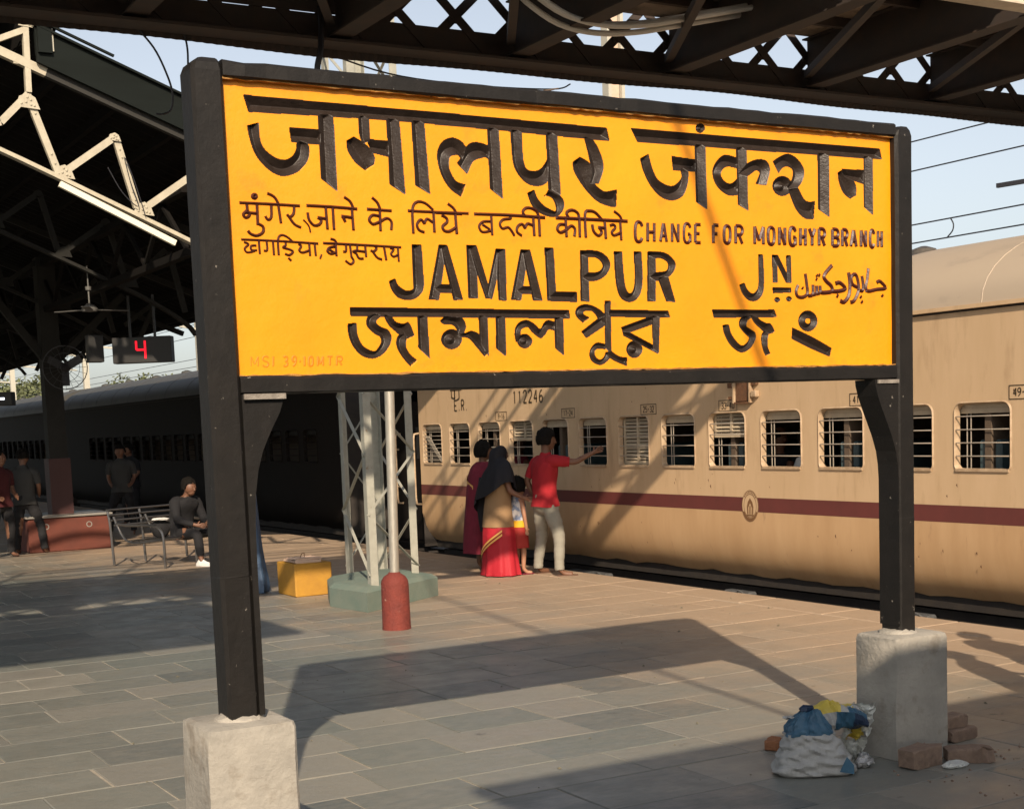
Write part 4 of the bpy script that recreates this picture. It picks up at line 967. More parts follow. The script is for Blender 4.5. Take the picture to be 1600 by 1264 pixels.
# hand railings and mesh above deck
for Y_ in (YN-.02, YF+.02):
    m = MB()
    for zz in (6.0, 6.35, 6.62): m.bar((X0, Y_, zz), (X1, Y_, zz), .045)
    x = X0+.2
    while x < X1: m.bar((x, Y_, 5.62), (x, Y_, 6.62), .05); x += 1.66
    PF(m, 'railing', 'fob_steel')
for y_, dz in ((9.9, 0), (9.97, .03), (10.06, -.02)):
    pts = [(5.2, y_, 5.42), (5.85, y_, 5.30+dz), (6.05, y_, 5.16+dz), (6.35, y_, 5.02+dz), (6.7, y_, 4.985+dz), (7.1, y_, 5.03+dz), (7.5, y_, 5.12+dz), (8.0, y_, 5.235+dz), (8.7, y_, 5.39+dz), (9.3, y_, 5.44)]
    tag(MB().tube(crom(pts, 4), .024, 8).build('conduit_pipe', 'conduit', None, True), 'pale sagging conduit slung under the footbridge deck, ' + ['lowest of the three', 'middle of the three', 'furthest of the three'][(9.9, 9.97, 10.06).index(y_)], 'conduit', 'conduits under the footbridge')
def cableo(pts, r, lab, mt='cable'): return tag(MB().tube(crom(pts, 6), r, 6).build('hanging_cable', mt, None, True), lab, 'cable')
cableo([(3.231, 11.2, 4.99), (3.394, 11.2, 4.813), (3.49, 11.2, 4.607), (3.521, 11.2, 4.466), (3.50, 11.2, 4.36), (3.44, 11.2, 4.322), (3.38, 11.2, 4.318)], .008, 'thin dark cable hanging in a loop below the footbridge at the left')
cableo([(3.60, 11.2, 5.0), (3.64, 11.2, 4.93), (3.66, 11.2, 4.82), (3.655, 11.2, 4.6), (3.66, 11.2, 4.0), (3.66, 11.3, 2.6)], .008, 'thin dark cable dropping straight behind the top left corner of the board')
cableo([(4.70, 11.0, 5.2), (4.66, 10.9, 5.0), (4.60, 10.8, 4.80), (4.56, 10.8, 4.6), (4.55, 10.8, 4.0), (4.55, 10.8, 2.4)], .024, 'thick black pipe bending down from the footbridge behind the board')
cableo([(4.72, 11.25, 4.95), (5.4, 11.25, 4.80), (6.2, 11.25, 4.77), (7.0, 11.25, 4.80), (7.2, 11.25, 4.86)], .007, 'thin wire sagging along the lower edge of the footbridge')
PF(MB().box((-6, 5.0, 4.86), (1.45, YN-.1, 4.95)), 'stair_landing', 'fob_deck')
# landing gear: two bridge trestles well outside the frame
for xx in (-7.5,):
    m = MB()
    for a in (xx, xx+1.2):
        for b in (YN, YF): m.bar((a, b, 0), (a, b, 4.95), .16)
    PF(m, 'trestle', 'fob_steel')

# ================================================================== LATTICE TOWER AND POLE
tw = thing('lattice_tower', 'grey steel lattice tower with cross bracing on green concrete plinth beside the red bollard', 'tower', (6.5, 14.1, 0)); TO = (6.5, 14.1, 0)
legs = [(6.03, 13.52), (6.86, 14.1), (6.97-.02, 14.95-.1), (6.25, 14.72)]
legs = [(6.02, 13.5), (6.86, 14.1), (6.99, 14.9), (6.25, 14.72)]
legs = [(6.02, 13.5), (6.86, 14.1), (6.55, 15.05), (6.25, 14.70)]
legs = [(6.02, 13.5), (6.86, 14.1), (6.75, 14.75), (6.27, 14.72)]
def PT(m, name, mt='tower_grey', sm=False): return m.shift(TO).build(name, mt, tw, sm)
px_, py_ = 6.48, 14.2
for i, (a, b) in enumerate(legs):
    m = MB(); w = .085; t = .008; z0, z1 = .24, 9.5
    sx = 1 if a < px_ else -1; sy = 1 if b < py_ else -1
    m.box((min(a, a+sx*w), min(b, b+sy*t), z0), (max(a, a+sx*w), max(b, b+sy*t), z1)); m.box((min(a, a+sx*t), min(b+sy*(t+.001), b+sy*w), z0), (max(a, a+sx*t), max(b+sy*(t+.001), b+sy*w), z1))
    PT(m, 'leg')
for i in range(4):
    a, b = legs[i], legs[(i+1) % 4]; z = .35; k = 0
    while z < 9.2:
        p, q = (a, b) if k % 2 else (b, a)
        PT(MB().bar((p[0], p[1], z), (q[0], q[1], z+.62), .034, .006), 'brace'); z += .62; k += 1
hexp = [(5.86, 13.25), (6.55, 13.42), (7.12, 13.95), (7.12, 14.7), (6.7, 15.05), (6.12, 14.98), (5.98, 14.2)]
hexp = [(5.885, 13.313), (7.082, 14.093), (7.05, 14.95), (6.6, 15.1), (6.089, 14.85), (5.80, 14.1)]
m = MB(); c_ = (6.45, 14.25)
rr_ = [[(x, y, 0) for x, y in hexp], [(x, y, .20) for x, y in hexp], [(x+(c_[0]-x)*.10, y+(c_[1]-y)*.10, .245) for x, y in hexp], [(x+(c_[0]-x)*.5, y+(c_[1]-y)*.5, .29) for x, y in hexp]]
m.rings(rr_); PT(m, 'plinth', 'plinth_green')
pole = thing('pipe_pole', 'galvanised pipe pole set in a red painted round concrete bollard', 'pole', (5.60, 12.03, 0))
MB().tube([(0, 0, .40), (.035, 0, 2.2), (.08, 0, 4.35)], .046, 14).build('pipe', 'galvanised', pole, True)
MB().lathe([(.135, 0), (.132, .04), (.128, .42), (.122, .455), (.10, .49), (.06, .515), (.05, .53)], 24).build('bollard_base', 'bollard_red', pole, True)
MB().lathe([(.05, 0), (.06, .01), (.02, .04)], 12, (.08, 0, 4.35)).build('cap', 'galvanised', pole, True)

# yellow block with slab
yb = thing('yellow_block', 'yellow painted masonry block with a loose pink stone slab on top', 'block', (6.0, 15.45, 0), 0)
m = MB(); m.bbox((-.17, -.30, 0), (.275, .26, .375), .012); jit(m, .003).build('block', 'box_yellow', yb)
m = MB(); m.bbox((-.14, -.26, .377), (.17, .12, .405), .006); m.bbox((-.12, -.22, .406), (.20, .10, .425), .006); jit(m, .006).build('slab', 'slab_pink', yb)
MB().tube([(-.02, -.1, .43), (-.01, -.12, .47), (.03, -.1, .48), (.04, -.08, .43)], .004, 5).build('wire_loop', 'rust', yb)

# ================================================================== CANOPY (platform shed)
can = thing('platform_canopy', 'dark platform roof on white riveted trusses at the left, sloping down towards the train', 'canopy', (3.25, 17.0, 0)); CO = (3.25, 17.0, 0)
def KS(m):
    m.v = [(x*1.25, y+3.4, 1.85+(z-1.85)*1.25) for x, y, z in m.v]; return m
def PC(m, name, mt, sm=False, par=can, ks=True): return (KS(m) if ks else m).shift(CO).build(name, mt, par, sm)
SL = .388
def zr(x): return 3.50+SL*(7.34-x)      # lower face of the gable fascia
# roof sheets with ribs
m = MB(); n = 50; y0, y1 = 13.45, 60
def sheet(xa, xb, za, zb, y0, y1, step=.16, amp=.02):
    m = MB(); N = int((y1-y0)/step); vs = []
    for i in range(N+1):
        y_ = y0+(y1-y0)*i/N; d = amp*(i % 2); vs += [(xa, y_, za+d), (xb, y_, zb+d)]
    m.add(vs, [(2*i, 2*i+1, 2*i+3, 2*i+2) for i in range(N)]); return m
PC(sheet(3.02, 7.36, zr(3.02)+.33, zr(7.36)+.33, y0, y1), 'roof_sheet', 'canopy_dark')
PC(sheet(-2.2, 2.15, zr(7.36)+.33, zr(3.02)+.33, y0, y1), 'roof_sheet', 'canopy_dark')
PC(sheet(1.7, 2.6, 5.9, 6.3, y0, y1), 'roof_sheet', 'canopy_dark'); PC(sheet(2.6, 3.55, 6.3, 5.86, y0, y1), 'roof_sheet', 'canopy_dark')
m = MB(); m.box((3.03, 13.5, 5.5), (3.06, y1, 6.05)); PC(m, 'ridge_vent_wall', 'canopy_dark')
m = MB(); m.box((2.12, 13.5, 5.5), (2.15, y1, 6.05)); PC(m, 'ridge_vent_wall', 'canopy_dark')
# gable fascia
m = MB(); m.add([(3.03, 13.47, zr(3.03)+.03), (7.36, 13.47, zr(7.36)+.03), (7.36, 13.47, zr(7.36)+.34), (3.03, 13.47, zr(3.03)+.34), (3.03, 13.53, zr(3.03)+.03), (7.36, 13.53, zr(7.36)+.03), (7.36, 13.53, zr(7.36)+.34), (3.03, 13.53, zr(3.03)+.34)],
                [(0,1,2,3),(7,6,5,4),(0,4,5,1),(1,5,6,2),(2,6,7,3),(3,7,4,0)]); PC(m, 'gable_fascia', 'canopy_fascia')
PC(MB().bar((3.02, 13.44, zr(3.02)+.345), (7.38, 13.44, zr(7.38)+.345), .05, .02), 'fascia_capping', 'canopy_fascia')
PC(MB().bar((3.02, 13.40, zr(3.02)+.385), (3.7, 13.40, zr(3.7)+.385), .04, .02), 'fascia_flashing', 'canopy_fascia')
PC(MB().box((3.04, 13.42, 5.28), (3.16, 13.62, 6.2)), 'ridge_post', 'canopy_fascia')
PC(MB().box((3.165, 13.45, 5.30), (3.18, 13.47, 6.2)), 'ridge_post', 'far_steel')
# eave gutter
PC(MB().box((7.37, 13.45, 3.70), (7.50, y1, 3.84)), 'gutter', 'canopy_dark')
# trusses
def truss(Y, mt, rivets=False):
    t = PC(MB().bar((2.3, Y, zr(2.3)), (3.12, Y, zr(3.12)), .09, .075), 'truss', mt)
    def T(m, nm='truss_member', sm=False): return KS(m).shift(CO).build(nm, mt, t, sm)
    KS(MB().bar((3.121, Y, zr(3.121)), (7.3, Y, zr(7.3)), .09, .075)).shift(CO).build('top_chord', 'chord_shaded' if rivets else mt, t)  # front truss chord darkened by colour where the fascia shades it
    low = [(.9, 4.42), (1.6, 4.62), (2.2, 4.60), (2.674, 4.433), (3.5, 4.07), (4.345, 3.690), (4.9, 3.42), (5.35, 3.12), (5.5, 2.8)]
    low = [(a, b-.0) for a, b in low]
    cl_ = crom(low, 4)
    m = MB()
    for a, b in zip(cl_[:-4], cl_[1:-3]): m.bar((a[0], Y-.035, a[1]), (b[0], Y-.035, b[1]), .05, .035); m.bar((a[0], Y+.035, a[1]), (b[0], Y+.035, b[1]), .05, .035)
    KS(m).shift(CO).build('bottom_chord', mt, t)
    T(MB().bar((2.6, Y, zr(2.6)+.001), (-2.1, Y, zr(2.6)-SL*4.7), .09, .075), 'top_chord')
    T(MB().bar((2.6, Y-.04, 4.53), (.2, Y-.04, 4.1), .05, .04), 'bottom_chord')
    # zigzag web
    nodes = [(2.692, 4.672, 2.945, 4.93), (2.945, 4.93, 3.17, 4.26), (3.25, 4.29, 3.66, 4.58), (3.72, 4.57, 3.87, 3.98), (3.97, 4.00, 4.38, 4.28), (4.46, 4.26, 4.62, 3.66), (4.7, 3.68, 5.1, 4.02), (5.15, 4.0, 5.3, 3.3), (5.45, 3.4, 5.9, 3.72), (5.9, 3.7, 5.6, 3.1), (2.692, 4.672, 2.35, 4.6), (2.35, 4.6, 2.2, 5.2)]
    for i, (a, b, c, d) in enumerate(nodes):
        T(MB().angle((a, Y+(.01 if i % 2 else -.02), b), (c, Y+(.01 if i % 2 else -.02), d), .062, .01, (0, 1, 0)))
    T(MB().bar((2.955, Y, 4.95), (2.975, Y, 6.0), .085, .05), 'king_post'); T(MB().bar((2.975, Y, 5.60), (2.2, Y, 5.52), .07, .06)); T(MB().bar((2.975, Y-.01, 5.50), (2.3, Y-.01, 5.2), .05, .05)); T(MB().bar((2.97, Y-.02, 5.20), (2.84, Y-.02, 5.21), .04, .04))
    for gx, gz, s in ((2.935, 4.86, .14), (3.21, 4.26, .13), (3.69, 4.60, .08), (3.92, 3.96, .13), (2.975, 5.55, .10), (4.42, 4.31, .09), (4.66, 3.63, .13)):
        T(MB().prism([(gx-s*.75, gz-s*.3), (gx+s*.75, gz-s*.42), (gx+s*.5, gz+s*.3), (gx+s*.1, gz+s*.55), (gx-s*.5, gz+s*.35)], Y-.050, Y-.040), 'gusset_plate')
        if rivets:
            m = MB()
            for dx, dz in ((-.4, -.1), (-.1, .0), (.2, -.15), (.4, -.2), (0, .3), (.2, .15)): m.ball((gx+dx*s, Y-.053, gz+dz*s), .011, 8, 5)
            KS(m).shift(CO).build('rivets', mt, t, True)['kind'] = 'stuff'
    if rivets:
        m = MB()
        for a, b, c, d in nodes:
            for q in (.12, .24, .76, .88): m.ball((a+(c-a)*q, Y-.03, b+(d-b)*q), .009, 6, 4)
        for q in range(9): m.ball((2.95+.015, Y-.03, 5.05+q*.1), .010, 6, 4)
        KS(m).shift(CO).build('rivets', mt, t, True)['kind'] = 'stuff'
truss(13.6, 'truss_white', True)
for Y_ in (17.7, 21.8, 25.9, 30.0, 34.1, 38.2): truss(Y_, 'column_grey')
# purlins
for i in range(8):
    x = 3.3+i*.55; PC(MB().box((x, 13.65, zr(x)+.13), (x+.06, y1, zr(x)+.22)), 'purlin', 'canopy_dark')
for i in range(8):
    x = 1.9-i*.5; z = zr(2.6+(2.6-x)); PC(MB().box((x, 13.65, z+.13), (x+.06, y1, z+.22)), 'purlin', 'canopy_dark')
# longitudinal girder over column line
for z in (4.0, 4.75): PC(MB().box((5.44, 17.2, z), (5.56, 63, z+.09)), 'girder', 'canopy_dark', ks=False)
m = MB(); y_ = 17.3
while y_ < 60: m.bar((5.5, y_, 4.1), (5.5, y_+.9, 4.75), .05); m.bar((5.5, y_+.9, 4.75), (5.5, y_+1.8, 4.1), .05); y_ += 1.8
PC(m, 'girder_web', 'canopy_dark', ks=False)
for Y_ in (25.2, 36.8, 48.4):
    for X_ in (5.52, .9):
        c = PC(MB().bar((X_, Y_, .0), (X_, Y_, 4.9), .30, .30), 'column', 'column_grey', ks=False)
        MB().bar((X_, Y_, .05), (X_, Y_, 1.55), .36, .36).shift(CO).build('column_band', 'column_red', c)
        MB().bar((X_, Y_+.0, 3.1), (X_-1.1, Y_, 4.6), .12, .12).shift(CO).build('column_bracket', 'column_grey', c)
        MB().bar((X_, Y_+.0, 3.1), (X_+1.3, Y_, 4.3), .12, .12).shift(CO).build('column_bracket', 'column_grey', c)
# lit tube batten on the gable truss
tag(MB().bar((3.944, 16.9, 4.725), (5.235, 16.9, 4.105), .06, .065).build('tube_light', 'tube_white'), 'long white tube light batten slung under the lower chord of the front truss', 'tube light')
for a, b in ((3.45, 4.03), (4.0, 3.77)): pass
# loose wires round the second web member
tag(MB().tube(crom([(x*1.25, 16.9, 1.85+(z-1.85)*1.25) for x, z in ((3.60, 4.32), (3.72, 4.1), (3.86, 3.98), (3.80, 4.2), (3.76, 4.42), (3.84, 4.2), (3.92, 3.9))], 5), .006, 5).build('loose_wire', 'cable', None, True), 'loose twisted wires hanging round the truss web near the board', 'wire')

# seat wall round the column
pl = thing('column_seat', 'red painted masonry seat built round the base of the canopy column', 'seat', (5.5, 25.3, 0))
m = MB(); m.bbox((-.64, -.62, 0), (.72, .62, .57), .02); m.build('wall', 'planter_red', pl)
MB().bbox((-.68, -.66, .572), (.76, .66, .61), .01).build('seat_slab', 'marble', pl)
for px0 in (-.35, .36):
    m = MB(); n = 16; vs = []
    for k in range(n):
        t = 2*math.pi*k/n; vs += [(px0+.05*math.cos(t), -.624, .43+.05*math.sin(t)), (px0+.035*math.cos(t), -.624, .43+.035*math.sin(t))]
    m.add(vs, [(2*k, 2*k+1, (2*k+3) % (2*n), (2*k+2) % (2*n)) for k in range(n)]); m.build('round_mark', 'marble', pl)
# ceiling fan
fan = thing('ceiling_fan', 'white three blade ceiling fan hanging under the dark canopy roof', 'fan', (5.25, 21.2, 3.70))
MB().lathe([(.02, -.03), (.11, -.02), (.12, .01), (.09, .05), (.03, .09)], 16).build('motor', 'fan_white', fan, True)
MB().lathe([(.012, .09), (.012, .27), (.04, .28), (.045, .33)], 10).build('down_rod', 'fan_white', fan, True)
for k in range(3):
    t = R(10+120*k); m = MB(); m.bar((.1*math.cos(t), .1*math.sin(t), 0), (.58*math.cos(t), .58*math.sin(t), .0), .11, .008); m.build('blade', 'fan_white', fan)
MB().tube([(0, 0, .33), (0, 0, .62)], .01, 6).build('hook', 'fan_white', fan)
# LED platform indicator
Dp = thing('platform_indicator', 'hanging black display case showing a glowing red 4', 'display', (6.02, 21.3, 3.13), R(-33))
MB().bbox((-.44, -.09, -.19), (.44, .09, .19), .01).build('case', 'display_case', Dp)
sg = .045
m = MB(); x0, zt, zm, zb2 = -.075, .13, .0, -.13
for a, b in (((x0, zt), (x0, zm)), ((x0+.13, zt), (x0+.13, zb2)), ((x0, zm), (x0+.13, zm))):
    m.bar((a[0], -.095, a[1]), (b[0], -.095, b[1]), .03, .004, (0, 1, 0))
m.build('digit', 'led_red', Dp)
MB().box((-.2, -.02, .191), (-.17, .02, .8)).build('hanger', 'display_case', Dp); MB().box((.17, -.02, .191), (.2, .02, .8)).build('hanger', 'display_case', Dp)
Bx = tag(MB().bbox((-.11, -.1, -.2), (.11, .1, .2), .01).build('speaker_box', 'display_case', None, False, (5.42, 21.75, 3.18)), 'small black box hanging left of the red 4 display', 'box')
D2 = thing('platform_indicator', 'black display case with a white lit line at the left edge of the picture', 'display', (4.35, 24.5, 2.55), R(-33))
MB().bbox((-.30, -.08, -.11), (.42, .08, .11), .01).build('case', 'display_case', D2); MB().box((-.2, -.084, -.015), (.3, -.0805, .02)).build('lit_line', 'led_white', D2)
MB().box((.1, -.02, .111), (.13, .02, 1.5)).build('hanger', 'display_case', D2)
# caged wall fan on the column
wf = thing('wall_fan', 'round caged fan fixed to the canopy column', 'fan', (5.62, 24.6, 3.05), R(-20))
for r_ in (.36, .24, .12):
    m = MB(); m.tube([(r_*math.cos(2*math.pi*k/24), -.02*(1-r_/.36), r_*math.sin(2*math.pi*k/24)) for k in range(25)], .008 if r_ > .3 else .004, 5, False); m.build('cage_ring', 'cable', wf)
m = MB()
for k in range(20): t = 2*math.pi*k/20; m.tube([(0, -.05, 0), (.36*math.cos(t), 0, .36*math.sin(t))], .003, 4)
m.build('cage_wires', 'cable', wf)['kind'] = 'stuff'
for k in range(3): t = R(30+120*k); MB().bar((.03*math.cos(t), .03, .03*math.sin(t)), (.30*math.cos(t), .03, .30*math.sin(t)), .14, .006, (.5, 1, .3)).build('blade', 'cable', wf)
MB().ball((0, .05, 0), .08).build('motor', 'cable', wf, True); MB().box((-.03, .08, -.03), (.03, .45, .03)).build('arm', 'cable', wf)

# steel bench
be = thing('steel_bench', 'shiny steel tube bench standing on the shaded platform left of the post', 'bench', (5.36, 20.95, 0), R(24))
def bt(pts, r, nm): MB().tube(crom(pts, 5) if len(pts) > 2 else pts, r, 8).build(nm, 'steel_bench', be, True)
for xe in (0.0, .58, 1.38):
    nm = 'end_frame' if xe != .58 else 'middle_frame'
    bt([(xe, .10, .02), (xe, .12, .3), (xe, .14, .62), (xe, .18, .80)], .019, 'leg')
    bt([(xe, -1.02, .0), (xe, -1.02, .25), (xe, -1.0, .48), (xe, -.90, .58), (xe, -.72, .605), (xe, -.3, .60), (xe, .0, .62)], .019, 'armrest')
    bt([(xe, .05, .72), (xe, -.12, .45), (xe, -.28, .36), (xe, -.5, .355), (xe, -.98, .40)], .016, 'seat_rail')
for k in range(7): q = k/6; bt([(0, -.32-.62*q, .372+.03*q), (1.38, -.32-.62*q, .372+.03*q)], .013, 'seat_slat')
for k in range(4): q = k/3; bt([(-.03, .17-.16*q, .82-.22*q), (1.41, .17-.16*q, .82-.22*q)], .013, 'back_slat')

# ================================================================== PEOPLE
def skin(name, J, E_, mt, parent, lv=2, extra=None):
    names = list(J); me = bpy.data.meshes.new(name); me.from_pydata([J[n][:3] for n in names], [(names.index(a), names.index(b)) for a, b in E_], [])
    ob = bpy.data.objects.new(name, me); COL.objects.link(ob)
    md = ob.modifiers.new('s', 'SKIN'); md.use_smooth_shade = True
    for i, n in enumerate(names):
        r = J[n][3]; r2 = J[n][4] if len(J[n]) > 4 else r
        me.skin_vertices[0].data[i].radius = (r, r2); me.skin_vertices[0].data[i].use_root = (i == 0)
    sb = ob.modifiers.new('u', 'SUBSURF'); sb.levels = lv; sb.render_levels = lv
    dg = bpy.context.evaluated_depsgraph_get(); ev = ob.evaluated_get(dg); nm = bpy.data.meshes.new_from_object(ev)
    bpy.data.objects.remove(ob)
    if extra:
        V = [tuple(v.co) for v in nm.vertices]; Fc = [tuple(p.vertices) for p in nm.polygons]
        mb = MB(); mb.v = V; mb.f = Fc; extra(mb); nm = bpy.data.meshes.new(name); nm.from_pydata(mb.v, [], mb.f)
    nm.polygons.foreach_set('use_smooth', [True]*len(nm.polygons)); nm.materials.clear(); nm.materials.append(MATS[mt])
    o = bpy.data.objects.new(name, nm); COL.objects.link(o); o.parent = parent; return o
def hand(J, E_, wrist, pos, d, side, s=1.0, curl=.3):
    """palm and five fingers from the wrist joint; d = direction, side = thumb side"""
    d = Vector(d).normalized(); side = Vector(side); side = (side-d*side.dot(d)).normalized(); nrm = d.cross(side); p = Vector(pos)
    J[wrist+'_palm'] = (*(p+d*.05*s), .028*s, .018*s); E_.append((wrist, wrist+'_palm'))
    for i, (o, L_) in enumerate(((.030, .065), (.010, .075), (-.010, .070), (-.028, .055))):
        a = p+d*.085*s+side*o*s; b = a+d*L_*.55*s+nrm*curl*.02*s; c = b+d*L_*.45*s+nrm*curl*.04*s
        for q, v, r in (('a', a, .010), ('b', b, .009), ('c', c, .007)): J[f'{wrist}_f{i}{q}'] = (*v, r*s)
        E_.extend([(wrist+'_palm', f'{wrist}_f{i}a'), (f'{wrist}_f{i}a', f'{wrist}_f{i}b'), (f'{wrist}_f{i}b', f'{wrist}_f{i}c')])
    a = p+d*.035*s+side*.035*s; b = a+(d*.6+side*.6)*.045*s
    J[wrist+'_ta'] = (*a, .012*s); J[wrist+'_tb'] = (*b, .009*s); E_.extend([(wrist+'_palm', wrist+'_ta'), (wrist+'_ta', wrist+'_tb')])
def head_extra(c, f, s=1.0, upv=(0, 0, 1)):
    """ears, nose, chin, eyes and mouth added into the body mesh. c = head centre, f = facing direction"""
    f = Vector(f).normalized(); u = Vector(upv); l = u.cross(f).normalized(); c = Vector(c)
    def ex(m):
        m.ball(c+f*.02*s, .088*s, 14, 10, (1, 1, 1.22)); m.ball(c+f*.035*s-u*.065*s, .058*s, 10, 7, (1, 1, .9))
        m.ball(c+f*.108*s-u*.005*s, .014*s, 8, 6, (1, 1, 1.6)); m.ball(c+f*.112*s-u*.022*s, .016*s, 8, 6)
        for k in (-1, 1):
            m.ball(c+l*k*.087*s, .022*s, 8, 6, (.7, .7, 1.4)); m.ball(c+f*.092*s+l*k*.032*s+u*.015*s, .013*s, 8, 6)
        m.ball(c+f*.088*s-u*.052*s, .020*s, 8, 6, (1, 1, .4))
    return ex
def hair_cap(c, f, parent, s=1.0, mt='hair', back=.0, seed=1, low=0):
    f = Vector(f).normalized(); c = Vector(c); m = MB(); rr = random.Random(seed); rs_ = []
    for i in range(0, 9):
        t = R(4+i*(104+low)/8)   # from crown down
        ringp = []
        for k in range(20):
            a = 2*math.pi*k/20; dirv = Vector((math.cos(a)*math.sin(t), math.sin(a)*math.sin(t), math.cos(t)))
            front = max(0, Vector((dirv.x, dirv.y, 0)).dot(f)); r_ = .104*s*(1+rr.uniform(-.05, .09)+.05*math.sin(3*a+seed)+.04*math.sin(7*a+i))
            z = dirv.z if not (front > .35 and dirv.z < .25) else .25+.0*dirv.z
            ringp.append(tuple(c - f*.006*s + Vector((dirv.x*r_, dirv.y*r_, (z*1.18+.06)*r_))))
        rs_.append(ringp)
    m.rings(rs_); return m.build('hair', mt, parent, True)
def shirt(parent, nm, mt, prof, sl, folds=6, seed=1):
    """torso loft plus two sleeves; prof (z, cx, cy, rx, ry); sl = two lists of (x, y, z, r)"""
    m = MB(); rr = random.Random(seed); ph = [rr.uniform(0, 6) for _ in range(3)]; P_ = crom(prof, 4); rg = []; n = 40
    for i, (z, cx, cy, rx, ry) in enumerate(P_):
        r = []
        for k in range(n):
            t = 2*math.pi*k/n; c, s_ = math.cos(t), math.sin(t); q = (abs(c)**2.5+abs(s_)**2.5)**(-1/2.5)
            w = 1+.025*math.sin(folds*t+ph[0]+z*9)+.018*math.sin(11*t+ph[1]-z*23)
            r.append((cx+rx*q*w*c, cy+ry*q*w*s_, z+.006*math.sin(3*t+ph[2])))
        rg.append(r)
    m.rings(rg)
    for l in sl:
        q = crom(l, 3); m.tube([p[:3] for p in q], [p[3]*(1+.04*math.sin(i*2.2)) for i, p in enumerate(q)], 14)
    return m.build(nm, mt, parent, True)
TORSO = [(.835, .0, 0, .152, .208), (.90, .0, 0, .142, .196), (.98, .0, 0, .128, .172), (1.12, .0, 0, .125, .175), (1.26, .01, 0, .130, .195), (1.35, .015, 0, .120, .205), (1.41, .02, 0, .095, .175), (1.45, .025, 0, .068, .095), (1.485, .028, 0, .058, .062)]
def trousers(parent, mt, legs, hw=.165, seed=1):
    m = MB(); rr = random.Random(seed); rg = []
    for z, rx, ry in ((.74, .06, .10), (.79, .115, .165), (.86, .135, hw+.012), (.92, .132, hw+.005), (.985, .122, hw-.01)):
        rg.append([((rx*math.cos(2*math.pi*k/28))-.005, ry*math.sin(2*math.pi*k/28), z) for k in range(28)])
    m.rings(rg)
    for l in legs:
        q = crom(l, 6); m.tube([p[:3] for p in q], [p[3]*(1+.03*math.sin(i*1.9+seed)+(.03*math.sin(i*.8))) for i, p in enumerate(q)], 16)
    return m.build('trousers', mt, parent, True)
LEG1 = [(0, .085, .87, .105), (.005, .105, .74, .098), (.02, .135, .60, .085), (.025, .15, .46, .072), (0, .162, .30, .066), (-.02, .17, .16, .060), (-.025, .172, .075, .058)]
LEG2 = [(0, -.085, .87, .105), (.015, -.13, .74, .098), (.04, -.18, .60, .085), (.05, -.215, .46, .072), (.03, -.245, .30, .066), (.01, -.265, .16, .060), (.005, -.278, .075, .058)]
# man in red shirt
man = thing('person', 'man in red shirt and grey trousers, seen from behind, pointing into a train window', 'person', (9.03, 14.98, 0))
J = {'pelvis': (0, 0, .92, .12, .10), 'spine': (0, 0, 1.12, .12, .09), 'chest': (.02, 0, 1.32, .15, .10), 'neck': (.03, 0, 1.46, .05), 'head': (.045, 0, 1.56, .07), 'htop': (.045, 0, 1.64, .07),
     'hl': (0, .10, .86, .09), 'kl': (.02, .14, .48, .058), 'al': (-.03, .17, .10, .036), 'tl': (.03, .175, .035, .034, .028), 'ttl': (.14, .19, .025, .030, .018),
     'hr': (0, -.10, .86, .09), 'kr': (.05, -.21, .48, .058), 'ar': (.0, -.275, .10, .036), 'tr': (.05, -.30, .035, .034, .028), 'ttr': (.15, -.355, .025, .030, .018),
     'sl': (.02, .19, 1.40, .058), 'el': (-.09, .27, 1.15, .042), 'wl': (-.02, .215, .94, .028),
     'sr': (.02, -.19, 1.40, .058), 'er': (.25, -.32, 1.36, .040), 'wr': (.46, -.37, 1.46, .028)}
E_ = [('pelvis','spine'),('spine','chest'),('chest','neck'),('neck','head'),('head','htop'),('pelvis','hl'),('hl','kl'),('kl','al'),('al','tl'),('tl','ttl'),('pelvis','hr'),('hr','kr'),('kr','ar'),('ar','tr'),('tr','ttr'),
      ('chest','sl'),('sl','el'),('el','wl'),('chest','sr'),('sr','er'),('er','wr')]
hand(J, E_, 'wr', (.46, -.37, 1.46), (.9, -.2, .35), (0, 0, 1), 1, .2); hand(J, E_, 'wl', (-.02, .215, .94), (.15, -.1, -1), (1, 0, 0), 1, .6)
skin('body', J, E_, 'skin', man, 2, head_extra((.05, 0, 1.625), (1, -.25, 0)))
hair_cap((.045, 0, 1.635), (1, -.25, 0), man, 1.14, seed=2, low=8)
sh = {'p': (0, 0, .90, .150, .125), 's': (0, 0, 1.10, .148, .115), 'c': (.015, 0, 1.29, .168, .122), 'n': (.025, 0, 1.43, .085), 'n2': (.03, 0, 1.47, .062), 'sl': (.02, .175, 1.385, .080), 'ml': (-.03, .225, 1.26, .070), 'ml2': (-.05, .24, 1.21, .064), 'sr': (.02, -.175, 1.385, .080), 'mr': (.13, -.255, 1.375, .068), 'mr2': (.17, -.275, 1.372, .062)}
shirt(man, 'shirt', 'shirt_red', TORSO, [[(.015, .12, 1.375, .078), (.01, .19, 1.36, .078), (-.03, .235, 1.26, .068), (-.06, .255, 1.18, .062)], [(.015, -.12, 1.385, .078), (.03, -.19, 1.385, .076), (.12, -.25, 1.375, .068), (.185, -.285, 1.368, .060)]])
pn = {'p': (0, 0, .93, .150, .125), 'hl': (.0, .10, .84, .115), 'ml': (.01, .13, .66, .098), 'kl': (.02, .15, .48, .078), 'cl': (-.01, .165, .28, .066), 'al': (-.03, .172, .09, .060), 'hr': (0, -.10, .84, .115), 'mr': (.03, -.16, .66, .098), 'kr': (.05, -.21, .48, .078), 'cr': (.02, -.25, .28, .066), 'ar': (0, -.275, .09, .060)}
trousers(man, 'jeans_grey', [LEG1, LEG2])
